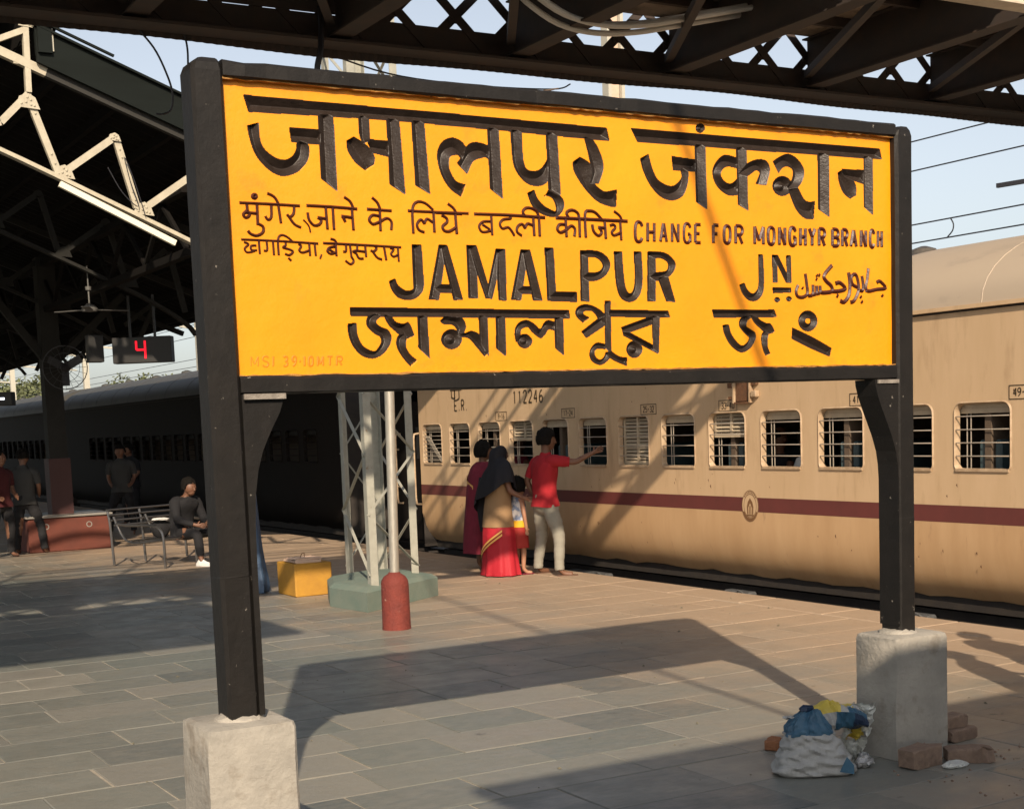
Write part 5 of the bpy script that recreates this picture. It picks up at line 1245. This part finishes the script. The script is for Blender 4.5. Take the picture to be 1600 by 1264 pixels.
for a, yb_, an in ((.05, .18, .1), (.08, -.31, -.45)):
    m = MB(); m.rings([[(-.11, -.035, z), (.09, -.042, z), (.14, -.02, z), (.14, .02, z), (.09, .042, z), (-.11, .035, z)] for z in (.004, .016)])
    o = m.build('sandal', 'sandal', man); o.location = (a, yb_, 0); o.rotation_euler = (0, 0, an)

def cloth(parent, name, mt, prof, n=48, folds=0, fa=.0, seed=0, hem=None, top=None, a0=0, a1=360, thick=False):
    """prof: (z, cx, cy, rx, ry); hem(angle)->dz added growing to the last ring"""
    m = MB(); rr = random.Random(seed); ph = [rr.uniform(0, 6.3) for _ in range(4)]; rg = []
    P_ = crom(prof, 4); N = len(P_)
    for i, (z, cx, cy, rx, ry) in enumerate(P_):
        q = i/(N-1); r = []
        for k in range(n+1 if a1-a0 < 360 else n):
            t = R(a0+(a1-a0)*k/n); f = 1+fa*q*(math.sin(folds*t+ph[0]+1.5*q)+.5*math.sin(folds*1.7*t+ph[1]))
            zz = z+(hem(t)*q if hem else 0)
            r.append((cx+rx*f*math.cos(t), cy+ry*f*math.sin(t), zz))
        rg.append(r)
    m.rings(rg, closed=a1-a0 >= 360, caps=False)
    return m.build(name, mt, parent, True)
# woman with black shawl (facing the train, back to camera)
wo = thing('person', 'woman in red saree with gold border and black shawl over her head, back to camera', 'person', (8.62, 15.42, 0))
J = {'pelvis': (0, 0, .85, .13, .11), 'spine': (0, 0, 1.0, .11, .09), 'chest': (.02, 0, 1.2, .13, .10), 'neck': (.03, 0, 1.34, .045), 'head': (.04, 0, 1.42, .065), 'htop': (.04, 0, 1.49, .065),
     'hl': (0, .09, .8, .09), 'kl': (.02, .1, .45, .06), 'al': (-.03, .1, .09, .035), 'tl': (.03, .1, .03, .032, .025), 'ttl': (.11, .1, .02, .03, .015), 'hr': (0, -.09, .8, .09), 'kr': (.02, -.1, .45, .06), 'ar': (-.03, -.1, .09, .035), 'tr': (.03, -.1, .03, .032, .025), 'ttr': (.11, -.11, .02, .03, .015),
     'sl': (.02, .16, 1.27, .05), 'el': (.03, .22, 1.02, .04), 'wl': (.12, .14, .86, .025), 'sr': (.02, -.16, 1.27, .05), 'er': (.02, -.26, 1.04, .04), 'wr': (.17, -.32, .95, .025)}
E_ = [('pelvis','spine'),('spine','chest'),('chest','neck'),('neck','head'),('head','htop'),('pelvis','hl'),('hl','kl'),('kl','al'),('al','tl'),('tl','ttl'),('pelvis','hr'),('hr','kr'),('kr','ar'),('ar','tr'),('tr','ttr'),('chest','sl'),('sl','el'),('el','wl'),('chest','sr'),('sr','er'),('er','wr')]
hand(J, E_, 'wr', (.17, -.32, .95), (.8, -.2, -.2), (0, 0, 1), .9); hand(J, E_, 'wl', (.12, .14, .86), (.5, -.5, -.6), (0, 0, 1), .9)
skin('body', J, E_, 'skin', wo, 2, head_extra((.05, 0, 1.475), (1, 0, 0), .95))
cloth(wo, 'saree', 'saree_red', [(.72, 0, 0, .16, .19), (.55, -.01, -.01, .19, .225), (.3, -.01, -.02, .20, .24), (.1, -.01, -.03, .22, .265), (.012, -.01, -.03, .23, .28)], 64, 9, .055, 4)
# diagonal gold border on the saree back
def band(parent, nm, mt, pts, w, rx, ry, cx=0, cy=0):
    m = MB(); L_ = []; R2 = []
    for a, z, k in pts:
        t = R(a); L_.append((cx+rx*k*math.cos(t), cy+ry*k*math.sin(t), z+w/2)); R2.append((cx+rx*k*math.cos(t), cy+ry*k*math.sin(t), z-w/2))
    n = len(pts); m.add(L_+R2, [(i, i+1, n+i+1, n+i) for i in range(n-1)]); return m.build(nm, mt, parent, True)
for dz in (0, -.045): band(wo, 'gold_border', 'saree_gold', [(155+i*7.5, .26+dz+.30*(i/12)**.8, 1.10-.04*(i/12)) for i in range(13)], .026, .205, .245, -.01, -.02)
cloth(wo, 'blouse', 'cloth_tan', [(1.12, .0, 0, .145, .185), (.98, 0, -.01, .15, .19), (.8, -.01, -.01, .165, .20), (.60, -.01, -.01, .19, .222)], 40, 5, .02, 2)
cloth(wo, 'shawl', 'shawl_black', [(1.575, .04, 0, .01, .01), (1.565, .04, 0, .06, .055), (1.52, .03, 0, .105, .10), (1.43, .02, 0, .115, .11), (1.35, .01, .01, .118, .125), (1.28, .01, .02, .155, .23), (1.18, .0, .03, .185, .30), (1.04, -.01, .04, .205, .345), (.95, -.01, .05, .22, .36)], 64, 7, .05, 5, hem=lambda t: -.17*math.sin(t)+.03*math.sin(3*t))
cloth(wo, 'shawl_end', 'shawl_black', [(1.2, .0, .3, .08, .07), (.95, -.01, .34, .09, .075), (.7, -.01, .36, .07, .06), (.52, 0, .37, .05, .04)], 24, 5, .12, 6)
# second woman in maroon, nearer the train
w2 = thing('person', 'woman in maroon and pink clothes standing in front of the woman in the black shawl', 'person', (8.80, 16.15, 0))
J2 = {k: (v[0], v[1], v[2]*1.02, *v[3:]) for k, v in J.items()}
skin('body', J2, E_, 'skin', w2, 2, head_extra((.05, 0, 1.51), (1, -.2, 0), .95))
hair_cap((.045, 0, 1.515), (1, -.2, 0), w2, 1.08, seed=5, low=20)
cloth(w2, 'tunic', 'cloth_maroon', [(1.38, .02, 0, .07, .08), (1.31, .02, 0, .13, .19), (1.15, .0, 0, .16, .23), (.8, 0, .02, .19, .26), (.45, 0, .04, .22, .29), (.22, 0, .05, .23, .30)], 56, 8, .06, 8)
band(w2, 'printed_border', 'saree_gold', [(100+i*12, 1.22-.02*i, 1.06) for i in range(9)], .05, .16, .225)
# child
ch = thing('person', 'small child in red shorts and patterned top beside the woman in the black shawl', 'person', (8.84, 15.33, 0))
Jc = {'pelvis': (0, 0, .58, .085, .07), 'spine': (0, 0, .7, .08, .065), 'chest': (.0, 0, .85, .09, .07), 'neck': (.01, 0, .95, .032), 'head': (.02, 0, 1.01, .055), 'htop': (.02, 0, 1.07, .055),
      'hl': (0, .06, .54, .06), 'kl': (.02, .06, .3, .038), 'al': (0, .06, .07, .026), 'tl': (.04, .06, .025, .026, .02), 'ttl': (.10, .06, .02, .022, .014), 'hr': (0, -.06, .54, .06), 'kr': (.03, -.07, .3, .038), 'ar': (.01, -.08, .07, .026), 'tr': (.05, -.1, .025, .026, .02), 'ttr': (.11, -.13, .02, .022, .014),
      'sl': (0, .11, .9, .036), 'el': (.02, .15, .75, .028), 'wl': (.08, .12, .62, .02), 'sr': (0, -.11, .9, .036), 'er': (.0, -.16, .74, .028), 'wr': (.03, -.15, .58, .02)}
Ec = [e for e in E_ if 'palm' not in e[0] and 'palm' not in e[1] and '_' not in e[0]+e[1]]
hand(Jc, Ec, 'wr', (.03, -.15, .58), (.1, 0, -1), (1, 0, 0), .65); hand(Jc, Ec, 'wl', (.08, .12, .62), (.4, 0, -.8), (1, 0, 0), .65)
skin('body', Jc, Ec, 'skin_light', ch, 2, head_extra((.02, 0, 1.065), (1, .3, 0), .88))
hair_cap((.018, 0, 1.075), (1, .3, 0), ch, 1.02, seed=9, low=15)
cloth(ch, 'top', 'cloth_print', [(.965, .0, 0, .04, .045), (.94, 0, 0, .07, .10), (.86, 0, 0, .095, .13), (.74, 0, 0, .10, .125), (.665, 0, 0, .105, .13)], 36, 5, .03, 3)
cloth(ch, 'yellow_hem', 'cloth_yellow', [(.668, 0, 0, .107, .133), (.63, 0, 0, .110, .135), (.585, 0, 0, .112, .137)], 36, 4, .02, 4)
cloth(ch, 'shorts', 'cloth_shorts', [(.60, 0, 0, .105, .13), (.5, 0, 0, .115, .14), (.40, .0, -.0, .12, .15), (.33, 0, 0, .122, .155)], 36, 4, .04, 5)
for yb_ in (.06, -.11):
    m = MB(); m.rings([[(-.07, -.028, z), (.07, -.032, z), (.11, 0, z), (.07, .032, z), (-.07, .028, z)] for z in (.003, .014)]); o = m.build('sandal', 'cloth_maroon', ch); o.location = (.04, yb_, 0)

def stander(loc, rz, mats, label, seed=1, s=1.0):
    p = thing('person', label, 'person', loc, rz)
    Jq = {'pelvis': (0, 0, .90, .12, .10), 'spine': (0, 0, 1.10, .12, .09), 'chest': (.02, 0, 1.30, .14, .10), 'neck': (.03, 0, 1.44, .05), 'head': (.045, 0, 1.54, .07), 'htop': (.045, 0, 1.62, .07),
          'hl': (0, .10, .86, .09), 'kl': (.02, .11, .48, .058), 'al': (-.03, .17, .10, .036), 'tl': (.03, .175, .035, .034, .028), 'ttl': (.14, .18, .025, .030, .018), 'hr': (0, -.10, .86, .09), 'kr': (.04, -.2, .48, .058), 'ar': (.0, -.27, .10, .036), 'tr': (.05, -.28, .035, .034, .028), 'ttr': (.15, -.30, .025, .030, .018),
          'sl': (.02, .19, 1.38, .055), 'el': (.0, .25, 1.12, .042), 'wl': (.14, .2, .98, .028), 'sr': (.02, -.19, 1.38, .055), 'er': (.0, -.25, 1.12, .042), 'wr': (.14, -.2, .98, .028)}
    Eq = [e for e in E_ if '_' not in e[0]+e[1]]
    hand(Jq, Eq, 'wr', (.14, -.2, .98), (.8, .3, -.2), (0, 0, 1)); hand(Jq, Eq, 'wl', (.14, .2, .98), (.8, -.3, -.2), (0, 0, 1))
    skin('body', Jq, Eq, 'skin', p, 1, head_extra((.05, 0, 1.60), (1, 0, 0))); hair_cap((.045, 0, 1.61), (1, 0, 0), p, 1.04, seed=seed)
    shirt(p, 'shirt', mats[0], [(z-.015, *r_) for z, *r_ in TORSO], [[(.015, k*.12, 1.36, .076), (.01, k*.19, 1.34, .074), (.0, k*.225, 1.24, .066), (.0, k*.24, 1.16, .06)] for k in (-1, 1)], seed=seed)
    trousers(p, mats[1], [LEG1, LEG2], seed=seed)
    return p
stander((7.3, 27.9, 0), R(-110), ('cloth_pale_shaded', 'cloth_dark'), 'person in white shirt and dark trousers standing in the shade by the dark coach', 3)
stander((4.38, 24.3, 0), R(-60), ('cloth_red_shaded', 'cloth_dark'), 'person in red shirt standing at the far left edge in the shade', 4)
stander((4.85, 24.75, 0), R(60), ('cloth_pale_shaded', 'cloth_dark'), 'person in pale shirt standing in the shade beside the column seat', 6)
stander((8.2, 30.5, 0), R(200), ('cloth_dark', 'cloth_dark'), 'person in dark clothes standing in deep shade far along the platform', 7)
stander((7.78, 5.72, 0), R(10), ('cloth_white', 'jeans_grey'), 'person in white shirt standing by the platform edge right of the frame, farther one', 11)
stander((6.98, 5.20, 0), R(-30), ('tarp_blue', 'cloth_dark'), 'person in blue shirt standing right of the bricks outside the frame, nearer one', 12)
# seated man on bench
sm = thing('person', 'person in dark clothes and white shoes sitting on the steel bench', 'person', (6.22, 20.36, 0), R(-66))
Js = {'pelvis': (-.1, 0, .47, .13, .11), 'spine': (-.10, 0, .66, .12, .10), 'chest': (-.02, 0, .86, .145, .11), 'neck': (.05, 0, .98, .05), 'head': (.09, 0, 1.06, .07), 'htop': (.10, 0, 1.13, .07),
      'hl': (-.02, .1, .46, .09), 'kl': (.38, .16, .47, .062), 'al': (.40, .16, .10, .038), 'tl': (.46, .16, .04, .036, .03), 'ttl': (.58, .17, .03, .032, .02), 'hr': (-.02, -.1, .46, .09), 'kr': (.38, -.14, .47, .062), 'ar': (.42, -.14, .10, .038), 'tr': (.48, -.14, .04, .036, .03), 'ttr': (.60, -.15, .03, .032, .02),
      'sl': (-.0, .18, .92, .055), 'el': (.08, .24, .68, .042), 'wl': (.3, .12, .58, .028), 'sr': (0, -.18, .92, .055), 'er': (.08, -.24, .68, .042), 'wr': (.3, -.10, .58, .028)}
Es = [e for e in E_ if '_' not in e[0]+e[1]]
hand(Js, Es, 'wr', (.3, -.1, .58), (.6, .5, -.1), (0, 0, 1)); hand(Js, Es, 'wl', (.3, .12, .58), (.6, -.5, -.1), (0, 0, 1))
skin('body', Js, Es, 'skin', sm, 1, head_extra((.10, 0, 1.115), (1, 0, -.15))); hair_cap((.095, 0, 1.125), (1, 0, 0), sm, 1.04)
shirt(sm, 'shirt', 'cloth_dark', [(.42, -.1, 0, .15, .18), (.55, -.11, 0, .135, .175), (.70, -.09, 0, .13, .185), (.83, -.03, 0, .15, .21), (.91, .0, 0, .135, .205), (.96, .03, 0, .09, .12), (.985, .045, 0, .05, .055)], [[(-.01, k*.12, .90, .09), (.0, k*.19, .89, .088), (.06, k*.235, .74, .062), (.10, k*.23, .67, .058), (.20, k*.17, .62, .048), (.28, k*.12, .59, .04)] for k in (-1, 1)], seed=3)
skin('trousers', {'p': (-.1, 0, .47, .14, .12), 'hl': (0, .1, .46, .10), 'kl': (.38, .16, .46, .078), 'al': (.40, .16, .12, .06), 'hr': (0, -.1, .46, .10), 'kr': (.38, -.14, .46, .078), 'ar': (.42, -.14, .12, .06)}, [('p','hl'),('hl','kl'),('kl','al'),('p','hr'),('hr','kr'),('kr','ar')], 'cloth_dark', sm, 1)
for y_ in (.16, -.14):
    m = MB(); m.rings([[(x0_, y_-w_, .003), (x0_, y_+w_, .003), (x0_, y_+w_*.9, h_*.6), (x0_, y_, h_), (x0_, y_-w_*.9, h_*.6)] for x0_, w_, h_ in ((.34, .03, .06), (.38, .04, .11), (.44, .042, .11), (.52, .048, .075), (.60, .048, .055), (.655, .03, .035))]); m.build('shoe', 'cloth_white', sm, True)
# bag on the bench arm
tag(jit(MB().ball((0, 0, 0), .13, 10, 7, (1.1, .8, 1.1)), .015).build('bag', 'cloth_dark', None, True, (5.95, 20.75, .52)), 'dark bag with a white cloth lying on the steel bench seat', 'bag')
tag(jit(MB().ball((0, 0, 0), .09, 8, 6, (1.5, .8, .25)), .008).build('cloth', 'cloth_white', None, True, (5.93, 20.65, .665)), 'white cloth lying on top of the dark bag on the bench', 'cloth')
# blue tarpaulin
ta = thing('tarpaulin_bundle', 'blue folded tarpaulin bundle standing upright behind the left post', 'tarpaulin', (5.60, 15.98, 0))
cloth(ta, 'sheet', 'tarp_blue', [(1.56, .02, 0, .02, .02), (1.50, .01, 0, .09, .08), (1.1, -.01, 0, .125, .12), (.5, -.01, 0, .16, .16), (.12, .0, 0, .20, .19), (.01, .0, 0, .19, .18)], 48, 7, .10, 3)
MB().tube([(-.02, 0, .0), (-.02, 0, 1.56)], .02, 8).build('pole', 'bark', ta, True)

# ================================================================== RUBBISH AND BRICKS BY THE RIGHT PEDESTAL
sk = thing('rubbish_sack', 'bulging white and blue plastic sack slumped beside the right pedestal', 'sack', (4.93, 5.58, 0), R(-28))
def blob(prof, n=40, seed=1, amp=.012, tilt=(0, 0)):
    rr = random.Random(seed); ph = [rr.uniform(0, 6) for _ in range(8)]; rg = []
    P_ = crom(prof, 5)
    for (z, cx, cy, rx, ry) in P_:
        r = []
        for k in range(n):
            t = 2*math.pi*k/n; e = 3.0 if z < .1 else 2.4
            c, s = math.cos(t), math.sin(t); q = (abs(c)**e+abs(s)**e)**(-1/e)
            d = 1+amp*8*(.10*math.sin(5*t+ph[0]+z*30)+.08*math.sin(11*t+ph[1]-z*60)+.06*math.sin(17*t+z*90+ph[2]))+rr.uniform(-amp, amp)*.4
            r.append((cx+rx*q*d*c, cy+ry*q*d*s, z+.006*math.sin(7*t+ph[3]+z*20)*(z > .02)))
        rg.append(r)
    return MB().rings(rg)
def sackmesh(rings_, n=72, seed=3, pleat=0, wr=.006):
    rr = random.Random(seed); ph = [rr.uniform(0, 6.3) for _ in range(12)]; P_ = crom(rings_, 7); rg = []
    for i, (z, cx, cy, rx, ry, e) in enumerate(P_):
        r = []
        for k in range(n):
            t = 2*math.pi*k/n; c, s_ = math.cos(t), math.sin(t); q = (abs(c)**e+abs(s_)**e)**(-1/e)
            w = wr*(math.sin(z*95+3*math.sin(2*t+ph[0])+ph[1])+.8*math.sin(z*150-4*math.sin(3*t+ph[2])+5*t)+.6*math.sin(9*t+z*40+ph[3]))
            p = pleat*(math.sin(13*t+ph[4])+.6*math.sin(21*t+ph[5]))
            d = rr.uniform(-.0015, .0015)
            r.append((cx+(rx*q+w+p+d)*c, cy+(ry*q+w+p+d)*s_, z+.004*math.sin(5*t+ph[6]+z*25)*(z > .03)))
        rg.append(r)
    return MB().rings(rg)
sackmesh([(.002, 0, 0, .185, .105, 4.5), (.015, 0, 0, .205, .125, 4.5), (.05, 0, 0, .198, .128, 3.6), (.11, -.005, 0, .172, .118, 3), (.17, -.015, 0, .145, .105, 2.6), (.215, -.022, 0, .125, .092, 2.4)]).build('sack_body', 'sack_white', sk, True)
sackmesh([(.205, -.022, 0, .128, .095, 2.4), (.245, -.03, 0, .112, .082, 2.2), (.285, -.03, 0, .085, .062, 2), (.315, -.02, 0, .055, .045, 2), (.33, -.015, 0, .03, .028, 2)], seed=8, pleat=.0045, wr=.003).build('blue_top', 'sack_blue', sk, True)
jit(MB().ball((-.035, 0, .335), .028, 10, 6, (1.3, 1.0, .7)), .010).build('knot', 'sack_navy', sk, True)
jit(MB().ball((-.135, -.03, .30), .022, 8, 5, (1.3, .6, .35)), .007).build('tied_corner', 'sack_white', sk, True)
MB().add([(.10, -.1325, .03), (.175, -.1325, .015), (.175, -.128, .06), (.14, -.124, .105)], [(0, 1, 2, 3)]).build('blue_patch', 'sack_blue', sk)
pb = thing('plastic_packet', 'crumpled yellow, white and navy plastic packet lying on top of the sack', 'packet', (5.10, 5.63, .185), R(-24))
def packet():
    """one long crumpled packet, its print bands being separate patches of the same surface"""
    rr = random.Random(4); nu, nv = 26, 14; L_, Rr = .37, .070; P_ = []
    for i in range(nu+1):
        u = i/nu; x = -L_/2+L_*u; r = Rr*(.35+.65*math.sin(math.pi*min(max(u*1.0, .04), .96))**.5)*(1+.1*math.sin(u*17)); rowp = []
        for k in range(nv):
            t = 2*math.pi*k/nv; w = 1+.14*math.sin(3*t+u*9)+rr.uniform(-.10, .10)
            rowp.append((x+rr.uniform(-.003, .003), -r*1.15*w*math.cos(t), .055+.04*math.sin(u*2.6)-.03*u*u+r*w*math.sin(t)))
        P_.append(rowp)
    bands = {}
    for i in range(nu):
        for k in range(nv):
            top = 1 <= k <= 6 and k >= 3
            if k in (3, 4, 5, 6): mt = 'sack_yellow' if i < 21 else 'sack_white'
            elif k in (1, 2): mt = 'sack_yellow' if i < 15 else ('sack_white' if i < 18 else 'sack_blue')
            else: mt = 'sack_navy' if i < 8 else ('sack_white' if i < 13 else ('sack_blue' if i < 20 else 'sack_navy'))
            bands.setdefault((mt, 1 <= k <= 6, i < 14), []).append((i, k))
    for (mt, _a, _b), L2 in bands.items():
        m = MB()
        for i, k in L2:
            a, b, c, d = P_[i][k], P_[i+1][k], P_[i+1][(k+1) % nv], P_[i][(k+1) % nv]; m.add([a, b, c, d], [(3, 2, 1, 0)])
        m.build({'sack_yellow': 'yellow_panel', 'sack_white': 'white_panel', 'sack_blue': 'blue_panel', 'sack_navy': 'navy_panel'}[mt], mt, pb)
packet()
cp = thing('clear_wrapper', 'torn clear and yellow wrapper leaning between the packet and the pedestal', 'wrapper', (5.26, 5.62, 0), R(-20))
def rag(w, h, mt, nm, off, seed, n=12):
    rr = random.Random(seed); vs = []
    for j in range(n+1):
        for i in range(n+1):
            u, v_ = i/n-.5, j/n; e = rr.uniform(-.012, .012) if i in (0, n) or j in (0, n) else 0
            vs.append((off[0]+w*u+e, off[1]+.03*math.sin(9*u+seed)+rr.uniform(-.012, .012)-.05*v_, off[2]+h*v_+e))
    k = len(vs); vs += [(x, y_+.006, z) for x, y_, z in vs]; fs = []
    for j in range(n):
        for i in range(n):
            a = j*(n+1)+i; fs += [(a, a+1, a+n+2, a+n+1), (k+a+n+1, k+a+n+2, k+a+1, k+a)]
    return MB().add(vs, fs).build(nm, mt, cp, True)
rag(.17, .17, 'plastic_clear', 'wrapper', (0, 0, .15), 2); rag(.10, .10, 'sack_yellow', 'yellow_corner', (.0, .02, .12), 4); rag(.14, .13, 'plastic_clear', 'wrapper_base', (-.02, .03, .0), 5)
tag(jit(MB().ball((0, 0, .035), .05, 10, 7, (1.1, .8, .7)), .012).build('foil_scrap', 'foil', None, False, (5.20, 5.50, 0)), 'small crumpled silver foil scrap on the ground between sack and pedestal', 'foil')
tag(jit(MB().ball((0, 0, .012), .085, 12, 7, (1.0, .55, .18)), .006).build('plastic_scrap', 'plastic_clear', None, False, (5.57, 5.22, 0)), 'flattened clear plastic scrap lying in front of the bricks', 'scrap')
def brick(loc, rz, dim, label, mt='brick', seed=1, broken=False):
    m = MB(); rr = random.Random(seed); l, w, h = dim; n = 8; rg = []
    for i in range(n+1):
        x = -l/2+l*i/n; e = .008 if i in (0, n) else 0
        q = (lambda s=1: rr.uniform(-.003, .003)) if not (broken and i > n*.55) else (lambda s=1: rr.uniform(-.016, .012))
        rg.append([(x+q()*.5, -w/2+e+q(), e+.001), (x, w/2-e+q(), e+.001), (x, w/2-e*.5+q(), h-.008), (x+q(), w/2-e-.008+q(), h-e+q()), (x+q(), -w/2+e+.008+q(), h-e+q()), (x+q(), -w/2+e+q(), h-.008-e)])
    m.rings(rg); o = m.build('brick', mt, None, False, loc); o.rotation_euler = (0, 0, rz)
    return tag(o, label, 'brick', None)
brick((5.45, 5.35, 0), R(8), (.235, .115, .105), 'large brick with a broken end in front of the right pedestal corner', seed=2, broken=True)
brick((5.72, 5.27, 0), R(-33), (.24, .12, .075), 'flat brick lying at an angle right of the large brick', seed=3, broken=True)
brick((6.06, 5.66, 0), R(4), (.22, .105, .07), 'lower brick of the pair stacked behind the right pedestal', seed=4)
brick((6.02, 5.69, .072), R(-3), (.20, .105, .07), 'upper brick of the pair stacked behind the right pedestal', seed=5)
brick((5.10, 6.10, 0), R(30), (.09, .08, .06), 'broken orange brick piece behind the left side of the sack', 'brick_orange', 6, True)
m = MB(); rr = random.Random(4)
for k in range(70):
    x = rr.uniform(5.2, 6.3); y_ = rr.uniform(4.6, 5.4); s_ = rr.uniform(.004, .012); m.add([(x-s_, y_-s_, .001), (x+s_, y_-s_*.6, .001), (x, y_+s_, .001), (x, y_, s_)], [(0, 1, 3), (1, 2, 3), (2, 0, 3)])
stuff(tag(m.build('brick_crumbs', 'brick'), 'crumbs of brick scattered on the paving in front of the bricks', 'crumbs'))

m = MB(); rr = random.Random(14)
for k in range(260):
    y_ = rr.uniform(5.2, 15); x = rr.uniform(.25*y_, 9.2); s_ = rr.uniform(.003, .011)*(1 if rr.random() < .9 else 2); a = rr.uniform(0, 6)
    c, s2 = math.cos(a)*s_, math.sin(a)*s_; z = rr.uniform(.001, .004); h = s_*rr.uniform(.2, .8)
    m.add([(x-c, y_-s2, z), (x+s2, y_-c*.6, z), (x+c, y_+s2, z), (x-s2*.5, y_+c, z), (x, y_, z+h)], [(0, 1, 4), (1, 2, 4), (2, 3, 4), (3, 0, 4)])
stuff(tag(m.build('grit', 'earth'), 'small grit and crumbs of dirt scattered over the paving', 'grit'))
# ================================================================== OVERHEAD LINE, MASTS, FAR THINGS
for i, (z0_, nm) in enumerate(((6.455, 'topmost'), (5.955, 'second from top'), (5.035, 'third from top'), (4.72, 'lowest'))):
    pts = [(19.0, y_, z0_+(0.0)) for y_ in (-5, 18, 60, 120)]
    tag(MB().tube(pts, .013, 5).build('overhead_wire', 'cable', None, True), f'{nm} of the overhead line wires above the coach roof at the right', 'wire', 'overhead line wires')
tag(MB().tube(crom([(19, 17.86, 5.03), (19, 17.80, 4.93), (19, 17.82, 4.82), (19, 17.93, 4.73)], 4), .012, 5).build('dropper', 'cable'), 'short dropper wire joining the two lower overhead wires', 'wire')
ms = thing('mast', 'grey overhead line mast rising behind the train above the board', 'mast', (13.6, 19.95, -1))
MB().box((-.16, -.09, 0), (-.10, .09, 9.5)).build('channel', 'far_steel', ms); MB().box((.10, -.09, 0), (.16, .09, 9.5)).build('channel', 'far_steel', ms); MB().box((-.09, -.02, 0), (.09, .02, 9.5)).build('web_plate', 'slab_pink', ms)
ms2 = thing('mast', 'overhead line mast with bracket arm at the right edge of the picture', 'mast', (19.4, 16.0, -1))
MB().box((-.1, -.1, 0), (.1, .1, 6.55)).build('post', 'far_steel', ms2); MB().bar((0, 0, 6.45), (-.3, .95, 6.43), .07, .07).build('bracket_arm', 'cable', ms2); MB().box((-.06, -.16, 5.9), (.06, -.04, 6.4)).build('insulator', 'cable', ms2)
# rows of far masts and portals left of the coaches' roofs
rr = random.Random(21)
for k in range(9):
    Y_ = 48+k*16; X_ = 15.5
    t = thing('portal_mast', f'pale distant overhead portal seen under the canopy eave, number {["nearest","second","third","fourth","fifth","sixth","seventh","eighth","furthest"][k]} along the line', 'portal', (X_, Y_, -1), 0, 'distant overhead portals')
    MB().box((-.12, -.12, 0), (.12, .12, 8.4)).build('post', 'far_steel', t); MB().box((-8.8-.12, -.12, 0), (-8.8+.12, .12, 8.4)).build('post', 'far_steel', t) if False else None
    m = MB(); m.bar((0, 0, 7.9), (-3.4, 0, 7.1), .09); m.bar((0, 0, 6.4), (-3.4, 0, 7.05), .07); m.bar((0, 0, 6.9), (3.4, 0, 6.6), .08); m.build('bracket_arm', 'far_steel', t)
for z_ in (4.9, 5.6):
    tag(MB().tube([(11.5, 24, z_+.3), (11.5, 200, z_)], .012, 5).build('overhead_wire', 'cable', None, True), 'overhead wire running above the dark coaches, ' + ('lower' if z_ < 5 else 'upper'), 'wire', 'overhead line wires')
def tree(x, y_, h, seed, lab):
    t = thing('tree', lab, 'tree', (x, y_, -1), 0, 'distant trees beyond the tracks'); rr = random.Random(seed)
    MB().tube([(0, 0, 0), (.1, 0, h*.3), (.0, .1, h*.55)], [.3, .22, .12], 8).build('trunk', 'bark', t, True)
    m = MB()
    cs = [(rr.uniform(-.35, .35)*h, rr.uniform(-.35, .35)*h, h*rr.uniform(.45, .9), h*rr.uniform(.12, .2)) for _ in range(16)]
    for cx, cy, cz, r_ in cs:
        for _ in range(160):
            d = Vector((rr.gauss(0, 1), rr.gauss(0, 1), rr.gauss(0, 1))).normalized()*r_*rr.uniform(.6, 1.05); p = Vector((cx, cy, cz))+d; a = Vector((rr.uniform(-1, 1), rr.uniform(-1, 1), rr.uniform(-1, 1))).normalized()*.22; b = a.cross(d).normalized()*.16
            m.add([p-a, p+b, p+a, p-b], [(0, 1, 2, 3)])
    m.build('crown', 'leaf', t)
for i, (x, y_, h) in enumerate(((30, 150, 9), (22, 185, 10), (38, 200, 12), (12, 210, 9), (48, 170, 10), (60, 150, 11), (3, 230, 10))):
    tree(x, y_, h, i, 'distant olive green tree, ' + ['nearest left of the portals', 'behind the second portal', 'tallest of the row', 'just above the far coach roof', 'right of the tallest tree', 'rightmost of the row', 'leftmost of the row'][i])

# ================================================================== ROOF BEHIND THE VIEWER (shades the near right ground; enlarged to block sky light)
rc = thing('rear_canopy', 'platform shelter roof behind the viewpoint that shades the near right paving, enlarged out of view to block sky light', 'canopy', (5, -2.5, 0))
MB().box((-4.45, -45, 4.0), (4.4, 2.75, 4.06)).build('roof', 'canopy_dark', rc); MB().box((-16, -45, 4.0), (-4.451, 1.9, 4.06)).build('roof', 'canopy_dark', rc)  # left roof and long rearward reach added out of view to block sky light
for a in (-3.5, 1.2): 
    for b in (-4.8,): MB().bar((a, b, 0), (a, b, 4.0), .16).build('column', 'column_grey', rc)
MB().bar((-2.1-.0, 2.7, 4.06), (-4.4, 2.7, 9.4), .045, .045).build('stay_pole', 'galvanised', rc)
